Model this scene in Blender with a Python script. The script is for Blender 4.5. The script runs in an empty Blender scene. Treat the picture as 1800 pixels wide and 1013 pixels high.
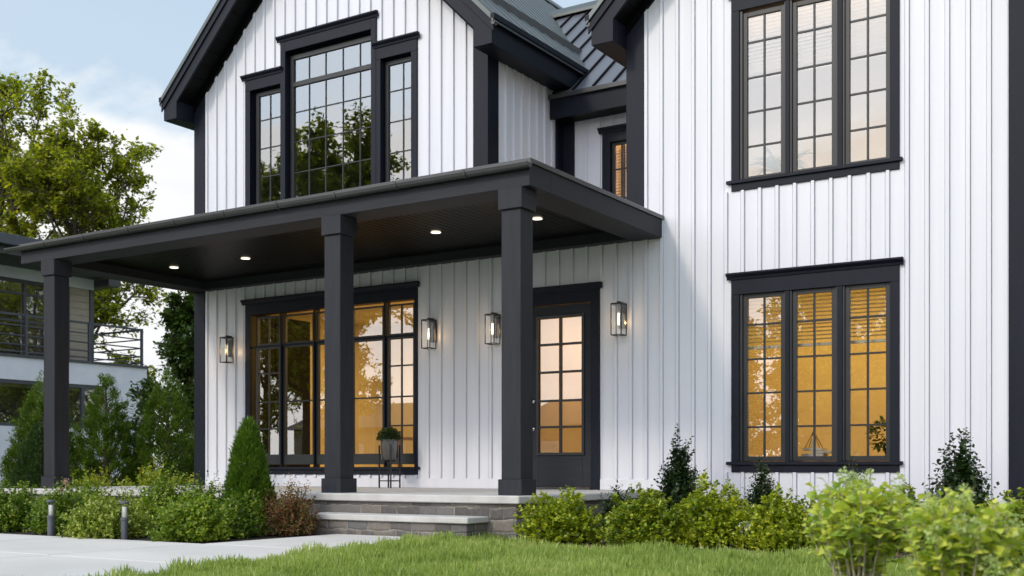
import bpy, bmesh, math, random
import numpy as np
from mathutils import Vector, Matrix

R = math.radians
scene = bpy.context.scene
col = scene.collection

# ------------------------------------------------------------------ camera, sky, sun, exposure
YAW = 32.42
cam_d = bpy.data.cameras.new("Camera")
cam = bpy.data.objects.new("Camera", cam_d)
col.objects.link(cam)
cam.location = (0, 0, 0)
cam.rotation_euler = (R(90), 0, R(YAW))
cam_d.sensor_width = 36.0
cam_d.lens = 40.3
cam_d.shift_y = 0.1761
cam_d.clip_start = 0.05
cam_d.clip_end = 2000
cam_d.dof.use_dof = True
cam_d.dof.focus_distance = 12.6
cam_d.dof.aperture_fstop = 3.2
scene.camera = cam

SUN_DIR = Vector((0.36, 1.0, -0.80)).normalized()      # the way the light travels
EL = math.asin(-SUN_DIR.z)
ROT = math.atan2(-SUN_DIR.x, -SUN_DIR.y)

world = bpy.data.worlds.new("World")
scene.world = world
world.use_nodes = True
nt = world.node_tree
nt.nodes.clear()
wn = nt.nodes.new; wl = nt.links.new
out = wn("ShaderNodeOutputWorld")
bg = wn("ShaderNodeBackground"); bg.inputs["Strength"].default_value = 0.15
sky = wn("ShaderNodeTexSky"); sky.sky_type = 'NISHITA'; sky.sun_disc = False
sky.sun_elevation = EL; sky.sun_rotation = ROT; sky.air_density = 1.0; sky.dust_density = 1.2; sky.ozone_density = 1.5
tc = wn("ShaderNodeTexCoord")
sep = wn("ShaderNodeSeparateXYZ"); wl(tc.outputs["Generated"], sep.inputs[0])
zz = wn("ShaderNodeMath"); zz.operation = 'MAXIMUM'; wl(sep.outputs["Z"], zz.inputs[0]); zz.inputs[1].default_value = 0.0
za = wn("ShaderNodeMath"); za.operation = 'ADD'; wl(zz.outputs[0], za.inputs[0]); za.inputs[1].default_value = 0.30
dv = wn("ShaderNodeVectorMath"); dv.operation = 'DIVIDE'; wl(tc.outputs["Generated"], dv.inputs[0])
cmb = wn("ShaderNodeCombineXYZ")
for k in range(3): wl(za.outputs[0], cmb.inputs[k])
wl(cmb.outputs[0], dv.inputs[1])
mp = wn("ShaderNodeMapping"); wl(dv.outputs[0], mp.inputs[0]); mp.inputs["Location"].default_value = (3.3, 9.7, 0.6)
nz = wn("ShaderNodeTexNoise"); wl(mp.outputs[0], nz.inputs["Vector"])
nz.inputs["Scale"].default_value = 1.7; nz.inputs["Detail"].default_value = 9; nz.inputs["Roughness"].default_value = 0.52; nz.inputs["Distortion"].default_value = 0.25
# clouds gather towards the horizon
el_ = wn("ShaderNodeMath"); el_.operation = 'MULTIPLY_ADD'; wl(zz.outputs[0], el_.inputs[0]); el_.inputs[1].default_value = -1.7; el_.inputs[2].default_value = 0.53
sm = wn("ShaderNodeMath"); sm.operation = 'ADD'; wl(nz.outputs["Fac"], sm.inputs[0]); wl(el_.outputs[0], sm.inputs[1])
rm = wn("ShaderNodeValToRGB"); wl(sm.outputs[0], rm.inputs[0])
rm.color_ramp.elements[0].position = 0.485; rm.color_ramp.elements[0].color = (0.16, 0.16, 0.16, 1)
rm.color_ramp.elements[1].position = 0.555; rm.color_ramp.elements[1].color = (1, 1, 1, 1)
nz2 = wn("ShaderNodeTexNoise"); wl(mp.outputs[0], nz2.inputs["Vector"]); nz2.inputs["Scale"].default_value = 2.3; nz2.inputs["Detail"].default_value = 7
cr = wn("ShaderNodeValToRGB"); wl(nz2.outputs["Fac"], cr.inputs[0])
cr.color_ramp.elements[0].position = 0.36; cr.color_ramp.elements[0].color = (4.5, 4.65, 4.85, 1)
cr.color_ramp.elements[1].position = 0.62; cr.color_ramp.elements[1].color = (5.6, 5.55, 5.45, 1)
pale = wn("ShaderNodeMixRGB"); pale.blend_type = 'MIX'; pale.inputs[0].default_value = 0.62
wl(sky.outputs[0], pale.inputs[1]); pale.inputs[2].default_value = (3.1, 3.95, 4.5, 1)
mx = wn("ShaderNodeMixRGB"); wl(rm.outputs[0], mx.inputs[0]); wl(pale.outputs[0], mx.inputs[1]); wl(cr.outputs[0], mx.inputs[2])
# the sky is brighter round the sun than opposite it
dt = wn("ShaderNodeVectorMath"); dt.operation = 'DOT_PRODUCT'; wl(tc.outputs["Generated"], dt.inputs[0]); dt.inputs[1].default_value = tuple(Vector((-0.36, -1.0, 0.42)).normalized())
mr = wn("ShaderNodeMapRange"); wl(dt.outputs["Value"], mr.inputs["Value"]); mr.interpolation_type = 'SMOOTHSTEP'
mr.inputs["From Min"].default_value = -0.1; mr.inputs["From Max"].default_value = 1.0; mr.inputs["To Min"].default_value = 0.97; mr.inputs["To Max"].default_value = 2.05
gl_ = wn("ShaderNodeVectorMath"); gl_.operation = 'SCALE'; wl(mx.outputs[0], gl_.inputs[0]); wl(mr.outputs[0], gl_.inputs["Scale"])
mg = wn("ShaderNodeMapRange"); wl(dt.outputs["Value"], mg.inputs["Value"]); mg.inputs["To Min"].default_value = 1.0; mg.inputs["To Max"].default_value = 0.955
mb = wn("ShaderNodeMapRange"); wl(dt.outputs["Value"], mb.inputs["Value"]); mb.inputs["To Min"].default_value = 1.0; mb.inputs["To Max"].default_value = 0.93
tnt = wn("ShaderNodeCombineXYZ"); tnt.inputs[0].default_value = 1.0; wl(mg.outputs[0], tnt.inputs[1]); wl(mb.outputs[0], tnt.inputs[2])
gt = wn("ShaderNodeVectorMath"); gt.operation = 'MULTIPLY'; wl(gl_.outputs[0], gt.inputs[0]); wl(tnt.outputs[0], gt.inputs[1])
wl(gt.outputs[0], bg.inputs["Color"]); wl(bg.outputs[0], out.inputs[0])

sun_d = bpy.data.lights.new("Sun", 'SUN')
sun_d.energy = 1.0; sun_d.angle = R(7); sun_d.color = (1.0, 0.89, 0.74)
sun = bpy.data.objects.new("Sun", sun_d); col.objects.link(sun)
sun.rotation_euler = SUN_DIR.to_track_quat('-Z', 'Y').to_euler()

scene.view_settings.view_transform = 'Standard'
scene.view_settings.look = 'None'
scene.view_settings.exposure = 0.45
scene.view_settings.gamma = 1.0
scene.cycles.max_bounces = 8
scene.cycles.transparent_max_bounces = 16
scene.cycles.caustics_reflective = False
scene.cycles.caustics_refractive = False
scene.cycles.sample_clamp_indirect = 6.0

# ------------------------------------------------------------------ materials
def mat_new(name):
    m = bpy.data.materials.new(name); m.use_nodes = True
    n = m.node_tree.nodes; b = n["Principled BSDF"]
    return m, m.node_tree, b

def noise_mat(name, c1, c2, scale=3.0, rough=0.5, metal=0.0, bump=0.0, bscale=60.0, stretch=(1, 1, 1), spec=0.5, detail=5, rvar=0.0):
    m, t, b = mat_new(name)
    tc = t.nodes.new("ShaderNodeTexCoord"); mp = t.nodes.new("ShaderNodeMapping"); mp.inputs["Scale"].default_value = stretch
    t.links.new(tc.outputs["Object"], mp.inputs[0])
    n1 = t.nodes.new("ShaderNodeTexNoise"); n1.inputs["Scale"].default_value = scale; n1.inputs["Detail"].default_value = detail
    t.links.new(mp.outputs[0], n1.inputs["Vector"])
    r = t.nodes.new("ShaderNodeValToRGB"); r.color_ramp.elements[0].position = 0.3; r.color_ramp.elements[1].position = 0.7
    r.color_ramp.elements[0].color = (*c1, 1); r.color_ramp.elements[1].color = (*c2, 1)
    t.links.new(n1.outputs["Fac"], r.inputs[0]); t.links.new(r.outputs[0], b.inputs["Base Color"])
    b.inputs["Roughness"].default_value = rough; b.inputs["Metallic"].default_value = metal
    b.inputs["Specular IOR Level"].default_value = spec
    if rvar:
        mr = t.nodes.new("ShaderNodeMapRange"); mr.inputs["To Min"].default_value = rough - rvar; mr.inputs["To Max"].default_value = rough + rvar
        t.links.new(n1.outputs["Fac"], mr.inputs["Value"]); t.links.new(mr.outputs[0], b.inputs["Roughness"])
    if bump:
        n2 = t.nodes.new("ShaderNodeTexNoise"); n2.inputs["Scale"].default_value = bscale; n2.inputs["Detail"].default_value = 6
        t.links.new(mp.outputs[0], n2.inputs["Vector"])
        bp = t.nodes.new("ShaderNodeBump"); bp.inputs["Strength"].default_value = bump; bp.inputs["Distance"].default_value = 0.01
        t.links.new(n2.outputs["Fac"], bp.inputs["Height"]); t.links.new(bp.outputs[0], b.inputs["Normal"])
    return m

def island_mat(name, cols, rough=0.5, transl=0.0, tcol=None, bump=0.0, nscale=2.0, nmix=0.35, spec=0.4, bscale=40):
    """colour picked per loose piece (leaf, stone, plank) plus a slow noise"""
    m, t, b = mat_new(name)
    g = t.nodes.new("ShaderNodeNewGeometry")
    tc = t.nodes.new("ShaderNodeTexCoord")
    n1 = t.nodes.new("ShaderNodeTexNoise"); n1.inputs["Scale"].default_value = nscale; n1.inputs["Detail"].default_value = 4
    t.links.new(tc.outputs["Object"], n1.inputs["Vector"])
    mm = t.nodes.new("ShaderNodeMix"); mm.inputs[0].default_value = nmix
    t.links.new(g.outputs["Random Per Island"], mm.inputs[2]); t.links.new(n1.outputs["Fac"], mm.inputs[3])
    r = t.nodes.new("ShaderNodeValToRGB")
    els = r.color_ramp.elements
    for i, c in enumerate(cols):
        p = 0.12 + 0.76 * i / max(1, len(cols) - 1)
        e = els[i] if i < 2 else els.new(p)
        e.position = p; e.color = (*c, 1)
    t.links.new(mm.outputs[0], r.inputs[0]); t.links.new(r.outputs[0], b.inputs["Base Color"])
    b.inputs["Roughness"].default_value = rough; b.inputs["Specular IOR Level"].default_value = spec
    if bump:
        n2 = t.nodes.new("ShaderNodeTexNoise"); n2.inputs["Scale"].default_value = bscale; n2.inputs["Detail"].default_value = 8
        t.links.new(tc.outputs["Object"], n2.inputs["Vector"])
        bp = t.nodes.new("ShaderNodeBump"); bp.inputs["Strength"].default_value = bump; bp.inputs["Distance"].default_value = 0.01
        t.links.new(n2.outputs["Fac"], bp.inputs["Height"]); t.links.new(bp.outputs[0], b.inputs["Normal"])
    if transl:
        tr = t.nodes.new("ShaderNodeBsdfTranslucent"); mx = t.nodes.new("ShaderNodeMixShader"); mx.inputs[0].default_value = transl
        br = t.nodes.new("ShaderNodeMixRGB"); br.blend_type = 'MULTIPLY'; br.inputs[0].default_value = 1.0
        br.inputs[2].default_value = (*(tcol or (1.5, 1.6, 0.7)), 1)
        t.links.new(r.outputs[0], br.inputs[1]); t.links.new(br.outputs[0], tr.inputs[0])
        t.links.new(b.outputs[0], mx.inputs[1]); t.links.new(tr.outputs[0], mx.inputs[2])
        t.links.new(mx.outputs[0], t.nodes["Material Output"].inputs[0])
    return m

def glass_mat(name, fac, tint=(0.95, 0.97, 0.97), rough=0.0):
    m = bpy.data.materials.new(name); m.use_nodes = True; t = m.node_tree; t.nodes.clear()
    o = t.nodes.new("ShaderNodeOutputMaterial"); mx = t.nodes.new("ShaderNodeMixShader")
    tr = t.nodes.new("ShaderNodeBsdfTransparent"); tr.inputs[0].default_value = (*tint, 1)
    gl = t.nodes.new("ShaderNodeBsdfGlossy"); gl.inputs["Roughness"].default_value = rough; gl.inputs[0].default_value = (0.9, 0.92, 0.93, 1)
    lw0 = t.nodes.new("ShaderNodeLayerWeight"); lw0.inputs[0].default_value = 0.5
    lw = t.nodes.new("ShaderNodeMath"); lw.operation = 'POWER'; lw.inputs[1].default_value = 4.0
    t.links.new(lw0.outputs["Facing"], lw.inputs[0])
    ad = t.nodes.new("ShaderNodeMath"); ad.operation = 'ADD'; ad.use_clamp = True; ad.inputs[1].default_value = fac
    tc = t.nodes.new("ShaderNodeTexCoord"); nz = t.nodes.new("ShaderNodeTexNoise"); nz.inputs["Scale"].default_value = 0.9; nz.inputs["Detail"].default_value = 1
    bp = t.nodes.new("ShaderNodeBump"); bp.inputs["Strength"].default_value = 0.06; bp.inputs["Distance"].default_value = 0.02
    t.links.new(tc.outputs["Object"], nz.inputs["Vector"]); t.links.new(nz.outputs["Fac"], bp.inputs["Height"]); t.links.new(bp.outputs[0], gl.inputs["Normal"])
    t.links.new(lw.outputs[0], ad.inputs[0]); t.links.new(ad.outputs[0], mx.inputs[0])
    t.links.new(tr.outputs[0], mx.inputs[1]); t.links.new(gl.outputs[0], mx.inputs[2]); t.links.new(mx.outputs[0], o.inputs[0])
    return m

def emit_mat(name, c, s):
    m, t, b = mat_new(name)
    b.inputs["Base Color"].default_value = (*c, 1)
    b.inputs["Emission Color"].default_value = (*c, 1); b.inputs["Emission Strength"].default_value = s
    return m

M = {}
M['siding'] = noise_mat("white_siding", (0.68, 0.69, 0.755), (0.73, 0.74, 0.795), 1.6, 0.38, 0, 0.04, 3.0, (6, 6, 0.25), rvar=0.06)
M['trim'] = noise_mat("charcoal_trim", (0.0060, 0.0085, 0.0165), (0.0095, 0.0125, 0.0225), 4, 0.5, 0, 0.10, 30, (3, 3, 0.6), 0.2, rvar=0.06)
M['beam'] = noise_mat("charcoal_wood", (0.019, 0.0210, 0.0275), (0.027, 0.0295, 0.0375), 4, 0.6, 0, 0.35, 28, (0.5, 4, 4), 0.25, rvar=0.06)
M['column'] = noise_mat("charcoal_column_wood", (0.019, 0.0210, 0.0275), (0.027, 0.0295, 0.0375), 4, 0.6, 0, 0.35, 28, (4, 4, 0.5), 0.25, rvar=0.06)
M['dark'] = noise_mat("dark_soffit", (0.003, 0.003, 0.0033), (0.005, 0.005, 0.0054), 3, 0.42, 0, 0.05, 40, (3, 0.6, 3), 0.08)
M['sash'] = noise_mat("black_sash", (0.012, 0.013, 0.016), (0.017, 0.019, 0.022), 5, 0.4, rvar=0.05)
M['roof'] = noise_mat("dark_metal_roof", (0.085, 0.098, 0.10), (0.115, 0.13, 0.132), 1.5, 0.38, 0.55, 0.03, 8, rvar=0.08)
M['roof_seam'] = noise_mat("slate_metal_roof", (0.13, 0.14, 0.17), (0.16, 0.17, 0.20), 1.2, 0.42, 0.35, 0.03, 8, rvar=0.06)
M['gutter'] = noise_mat("gutter_metal", (0.062, 0.062, 0.066), (0.08, 0.08, 0.084), 2.0, 0.32, 0.3, rvar=0.06)
M['slab'] = noise_mat("pale_concrete", (0.47, 0.455, 0.44), (0.58, 0.565, 0.55), 5, 0.8, 0, 0.12, 90, detail=9)
M['path'] = noise_mat("path_concrete", (0.56, 0.535, 0.51), (0.67, 0.65, 0.62), 1.1, 0.85, 0, 0.10, 120, detail=10)
M['stone'] = island_mat("ledge_stone", [(0.11, 0.10, 0.095), (0.20, 0.175, 0.155), (0.15, 0.15, 0.16), (0.26, 0.225, 0.19), (0.33, 0.305, 0.27)], 0.8, bump=0.9, nscale=11, nmix=0.58, bscale=55)
def stone_mat():
    m, t, b = mat_new("ledge_stone"); N = t.nodes.new; L = t.links.new
    tc = N("ShaderNodeTexCoord"); sp = N("ShaderNodeSeparateXYZ"); L(tc.outputs["Object"], sp.inputs[0])
    xy = N("ShaderNodeMath"); xy.operation = 'ADD'; L(sp.outputs["X"], xy.inputs[0]); L(sp.outputs["Y"], xy.inputs[1])
    cb = N("ShaderNodeCombineXYZ"); L(xy.outputs[0], cb.inputs[0]); L(sp.outputs["Z"], cb.inputs[1])
    def math_(op, a_, b_=None, c_=None):
        q = N("ShaderNodeMath"); q.operation = op
        for i_, v_ in enumerate((a_, b_, c_)):
            if v_ is None: continue
            if isinstance(v_, (int, float)): q.inputs[i_].default_value = v_
            else: L(v_, q.inputs[i_])
        return q.outputs[0]
    def vec(a_, b_):
        q = N("ShaderNodeCombineXYZ")
        for i_, v_ in enumerate((a_, b_)):
            if isinstance(v_, (int, float)): q.inputs[i_].default_value = v_
            else: L(v_, q.inputs[i_])
        return q.outputs[0]
    def white(v_):
        q = N("ShaderNodeTexWhiteNoise"); q.noise_dimensions = '2D'; L(v_, q.inputs["Vector"]); return q.outputs["Value"]
    wn_ = N("ShaderNodeTexNoise"); wn_.inputs["Scale"].default_value = 5.5; wn_.inputs["Detail"].default_value = 3; L(cb.outputs[0], wn_.inputs["Vector"])
    ws = N("ShaderNodeSeparateColor"); L(wn_.outputs["Color"], ws.inputs[0])
    zc = math_('ADD', math_('MULTIPLY_ADD', ws.outputs[0], .62, 0.0), math_('MULTIPLY', sp.outputs["Z"], 8.6))
    row = math_('FLOOR', zc); fz = math_('FRACT', zc)
    rx0 = math_('ADD', math_('MULTIPLY_ADD', xy.outputs[0], 3.7, 0.0), math_('MULTIPLY', white(vec(row, 3.1)), 9.0))
    wv = N("ShaderNodeTexNoise"); wv.inputs["Scale"].default_value = 1.15; wv.inputs["Detail"].default_value = 0; L(vec(rx0, math_('MULTIPLY', row, 7.3)), wv.inputs["Vector"])
    rx = math_('ADD', math_('ADD', rx0, math_('MULTIPLY', wv.outputs["Fac"], 1.7)), math_('MULTIPLY', ws.outputs[1], .30))
    cl = math_('FLOOR', rx); fx = math_('FRACT', rx)
    ez = math_('MULTIPLY', math_('MINIMUM', fz, math_('SUBTRACT', 1.0, fz)), 1.0)
    ex = math_('MULTIPLY', math_('MINIMUM', fx, math_('SUBTRACT', 1.0, fx)), 2.2)
    dist = math_('MULTIPLY', math_('MINIMUM', ez, ex), .75)
    rndv = white(vec(cl, row))
    n2 = N("ShaderNodeTexNoise"); n2.inputs["Scale"].default_value = 26; n2.inputs["Detail"].default_value = 9; n2.inputs["Roughness"].default_value = .65; L(cb.outputs[0], n2.inputs["Vector"])
    
    mm = N("ShaderNodeMix"); mm.inputs[0].default_value = .55; L(rndv, mm.inputs[2]); L(n2.outputs["Fac"], mm.inputs[3])
    r = N("ShaderNodeValToRGB"); e = r.color_ramp.elements
    for i, (p, c) in enumerate(((.25, (.085, .08, .078)), (.40, (.125, .115, .11)), (.52, (.145, .143, .147)), (.63, (.175, .15, .13)), (.78, (.23, .215, .195)))):
        q = e[i] if i < 2 else e.new(p); q.position = p; q.color = (*c, 1)
    L(mm.outputs[0], r.inputs[0])
    n3 = N("ShaderNodeTexNoise"); n3.inputs["Scale"].default_value = 3.1; n3.inputs["Detail"].default_value = 3; L(cb.outputs[0], n3.inputs["Vector"])
    mr = N("ShaderNodeMapRange"); mr.inputs["From Min"].default_value = .012; mr.inputs["From Max"].default_value = .045; mr.inputs["To Min"].default_value = 1; mr.inputs["To Max"].default_value = 0; L(dist, mr.inputs["Value"])
    m2 = N("ShaderNodeMapRange"); m2.inputs["From Min"].default_value = .42; m2.inputs["From Max"].default_value = .58; m2.inputs["To Min"].default_value = .15; m2.inputs["To Max"].default_value = .9; L(n3.outputs["Fac"], m2.inputs["Value"])
    ml = N("ShaderNodeMath"); ml.operation = 'MULTIPLY'; L(mr.outputs[0], ml.inputs[0]); L(m2.outputs[0], ml.inputs[1])
    mx = N("ShaderNodeMixRGB"); L(ml.outputs[0], mx.inputs[0]); L(r.outputs[0], mx.inputs[1]); mx.inputs[2].default_value = (.33, .30, .265, 1)
    L(mx.outputs[0], b.inputs["Base Color"]); b.inputs["Roughness"].default_value = .82
    h = N("ShaderNodeMath"); h.operation = 'MULTIPLY_ADD'; L(n2.outputs["Fac"], h.inputs[0]); h.inputs[1].default_value = .5
    h2 = N("ShaderNodeMapRange"); h2.inputs["From Max"].default_value = .12; h2.inputs["To Max"].default_value = .7; L(dist, h2.inputs["Value"]); L(h2.outputs[0], h.inputs[2])
    bp = N("ShaderNodeBump"); bp.inputs["Strength"].default_value = .9; bp.inputs["Distance"].default_value = .014; L(h.outputs[0], bp.inputs["Height"]); L(bp.outputs[0], b.inputs["Normal"])
    return m
M['stone'] = stone_mat()
M['mortar'] = noise_mat("pale_mortar", (0.30, 0.28, 0.25), (0.42, 0.40, 0.36), 30, 0.9, 0, 0.4, 150)
M['lawn'] = noise_mat("lawn_ground", (0.05, 0.085, 0.016), (0.10, 0.15, 0.03), 6, 0.9, 0, 0.5, 60)
M['soil'] = noise_mat("mulch_soil", (0.020, 0.015, 0.011), (0.055, 0.038, 0.026), 30, 0.95, 0, 1.0, 80)
M['asphalt'] = noise_mat("asphalt", (0.045, 0.045, 0.047), (0.06, 0.06, 0.062), 12, 0.9, 0, 0.3, 200)
M['stucco'] = noise_mat("grey_stucco", (0.72, 0.73, 0.85), (0.82, 0.82, 0.91), 2.2, 0.85, 0, 0.25, 60, detail=9)
M['ngrey'] = noise_mat("slate_grey_metal", (0.055, 0.062, 0.080), (0.075, 0.082, 0.10), 3, 0.5)
M['ntan'] = noise_mat("tan_cladding", (0.36, 0.31, 0.25), (0.45, 0.39, 0.32), 4, 0.7, stretch=(1, 1, 6))
M['room'] = noise_mat("warm_plaster", (0.60, 0.52, 0.40), (0.68, 0.60, 0.48), 2.2, 0.9)
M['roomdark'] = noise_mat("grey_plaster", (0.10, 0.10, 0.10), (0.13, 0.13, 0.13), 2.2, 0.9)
M['wood'] = noise_mat("oak_wood", (0.20, 0.10, 0.045), (0.32, 0.17, 0.08), 6, 0.5, stretch=(1, 8, 8))
M['glass'] = glass_mat("window_glass", 0.26)
M['glass_dark'] = glass_mat("upper_window_glass", 0.30)
M['glass_thin'] = glass_mat("lantern_glass", 0.06)
M['black'] = noise_mat("black_metal", (0.010, 0.010, 0.011), (0.016, 0.016, 0.017), 8, 0.4, 0.2)
M['steel'] = noise_mat("brushed_steel", (0.15, 0.15, 0.16), (0.22, 0.22, 0.23), 10, 0.22, 0.9, 0.05, 200, (8, 8, 0.5))
M['chrome'] = noise_mat("chrome", (0.75, 0.75, 0.76), (0.82, 0.82, 0.83), 5, 0.12, 1.0)
M['bollard'] = noise_mat("bollard_grey", (0.085, 0.09, 0.11), (0.11, 0.115, 0.14), 6, 0.5, 0.1)
M['frost'] = noise_mat("opal_diffuser", (0.72, 0.70, 0.64), (0.80, 0.78, 0.72), 6, 0.5)
M['bulb'] = emit_mat("lantern_bulb", (1.0, 0.80, 0.50), 1.6)
M['down'] = emit_mat("downlight_lens", (1.0, 0.88, 0.72), 1.7)
M['lampc'] = emit_mat("ceiling_lamp_glow", (1.0, 0.62, 0.25), 4.0)
M['bark'] = noise_mat("bark", (0.055, 0.042, 0.032), (0.11, 0.088, 0.07), 8, 0.9, 0, 0.8, 40, (3, 3, 0.6))
M['twig'] = noise_mat("pale_twig", (0.30, 0.26, 0.20), (0.42, 0.37, 0.29), 12, 0.8, 0, 0.3, 80)
M['blind'] = noise_mat("pale_blind", (0.60, 0.52, 0.42), (0.66, 0.58, 0.48), 5, 0.6)
M['paper'] = noise_mat("cream_cover", (0.55, 0.50, 0.42), (0.65, 0.60, 0.52), 6, 0.7)
M['brick'] = noise_mat("opposite_cladding", (0.30, 0.25, 0.19), (0.38, 0.32, 0.25), 3, 0.8)
M['oroof'] = noise_mat("opposite_shingle", (0.07, 0.065, 0.06), (0.11, 0.10, 0.095), 9, 0.85)
# foliage
M['box'] = island_mat("boxwood_leaf", [(0.055, 0.10, 0.008), (0.18, 0.25, 0.012), (0.36, 0.41, 0.024), (0.60, 0.58, 0.07)], 0.36, 0.34)
M['boxdark'] = island_mat("dark_evergreen_leaf", [(0.012, 0.030, 0.010), (0.024, 0.052, 0.014), (0.048, 0.085, 0.022)], 0.36, 0.18)
M['bed'] = island_mat("bed_shrub_leaf", [(0.045, 0.10, 0.010), (0.13, 0.22, 0.014), (0.25, 0.33, 0.030), (0.46, 0.49, 0.09)], 0.42, 0.28)
M['thuja_dark'] = island_mat("dark_thuja_spray", [(0.016, 0.042, 0.010), (0.034, 0.075, 0.014), (0.065, 0.115, 0.022)], 0.5, 0.22)
M['bed_pale'] = island_mat("pale_shrub_leaf", [(0.060, 0.11, 0.014), (0.18, 0.25, 0.025), (0.33, 0.39, 0.06), (0.55, 0.56, 0.18)], 0.42, 0.28)
M['bed_dark'] = island_mat("deep_shrub_leaf", [(0.032, 0.075, 0.010), (0.085, 0.16, 0.014), (0.17, 0.25, 0.024), (0.33, 0.38, 0.06)], 0.40, 0.28)
M['box_deep'] = island_mat("deep_boxwood_leaf", [(0.045, 0.09, 0.008), (0.14, 0.21, 0.012), (0.28, 0.34, 0.022), (0.50, 0.50, 0.06)], 0.38, 0.30)
M['thuja'] = island_mat("thuja_spray", [(0.040, 0.095, 0.010), (0.085, 0.165, 0.014), (0.15, 0.24, 0.025)], 0.5, 0.28)
M['juniper'] = island_mat("hedge_spray", [(0.034, 0.075, 0.008), (0.085, 0.15, 0.012), (0.17, 0.24, 0.026)], 0.5, 0.28)
M['maple'] = island_mat("tree_leaf", [(0.060, 0.085, 0.010), (0.15, 0.178, 0.014), (0.28, 0.295, 0.026), (0.48, 0.45, 0.055)], 0.42, 0.55)
M['laurel'] = island_mat("dark_tree_leaf", [(0.020, 0.042, 0.010), (0.042, 0.080, 0.014), (0.075, 0.12, 0.022)], 0.4, 0.25)
M['barberry'] = island_mat("barberry_leaf", [(0.06, 0.11, 0.016), (0.15, 0.10, 0.035), (0.26, 0.07, 0.05), (0.14, 0.19, 0.035), (0.36, 0.19, 0.12)], 0.45, 0.25, (1.4, 1.0, 0.8))
M['yellow'] = island_mat("spirea_leaf", [(0.14, 0.19, 0.018), (0.32, 0.34, 0.03), (0.52, 0.48, 0.06)], 0.5, 0.35)
M['hydra'] = island_mat("hydrangea_leaf", [(0.18, 0.31, 0.07), (0.38, 0.49, 0.09), (0.60, 0.64, 0.11), (0.74, 0.68, 0.15)], 0.45, 0.35, (1.4, 1.45, 0.7), nscale=9, nmix=0.5)
M['bloom'] = island_mat("pale_floret", [(0.34, 0.44, 0.16), (0.46, 0.54, 0.22), (0.56, 0.60, 0.32)], 0.5, 0.35, (1.2, 1.25, 0.8))
M['pink'] = island_mat("dusty_pink_floret", [(0.36, 0.20, 0.15), (0.48, 0.30, 0.22), (0.54, 0.40, 0.30)], 0.6, 0.2, (1.2, 1, 1))
M['white_fl'] = island_mat("white_floret", [(0.70, 0.70, 0.68), (0.8, 0.8, 0.78)], 0.6, 0.2, (1, 1, 1))
M['grass'] = island_mat("grass_blade", [(0.10, 0.165, 0.030), (0.22, 0.31, 0.065), (0.38, 0.45, 0.13), (0.60, 0.58, 0.31)], 0.5, 0.35, nscale=0.8, nmix=0.62)
M['litter'] = island_mat("dry_leaf", [(0.16, 0.08, 0.03), (0.30, 0.16, 0.06), (0.40, 0.27, 0.12)], 0.7)

# ------------------------------------------------------------------ mesh helpers
def tag(o, label=None, cat=None, group=None, kind=None):
    if label: o["label"] = label
    if cat: o["category"] = cat
    if group: o["group"] = group
    if kind: o["kind"] = kind
    return o

def empty(name, loc=(0, 0, 0), label=None, cat=None, group=None):
    o = bpy.data.objects.new(name, None); col.objects.link(o); o.location = loc
    o.empty_display_size = 0.2
    return tag(o, label, cat, group)

def link_mesh(name, me, m, parent=None, loc=None):
    o = bpy.data.objects.new(name, me); col.objects.link(o)
    if m is not None: me.materials.append(m)
    if parent is not None:
        o.parent = parent
        w = Vector((0, 0, 0)); p = parent
        while p is not None: w += p.location; p = p.parent
        o.location = -w                       # meshes are written in world coordinates
    return o

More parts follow.
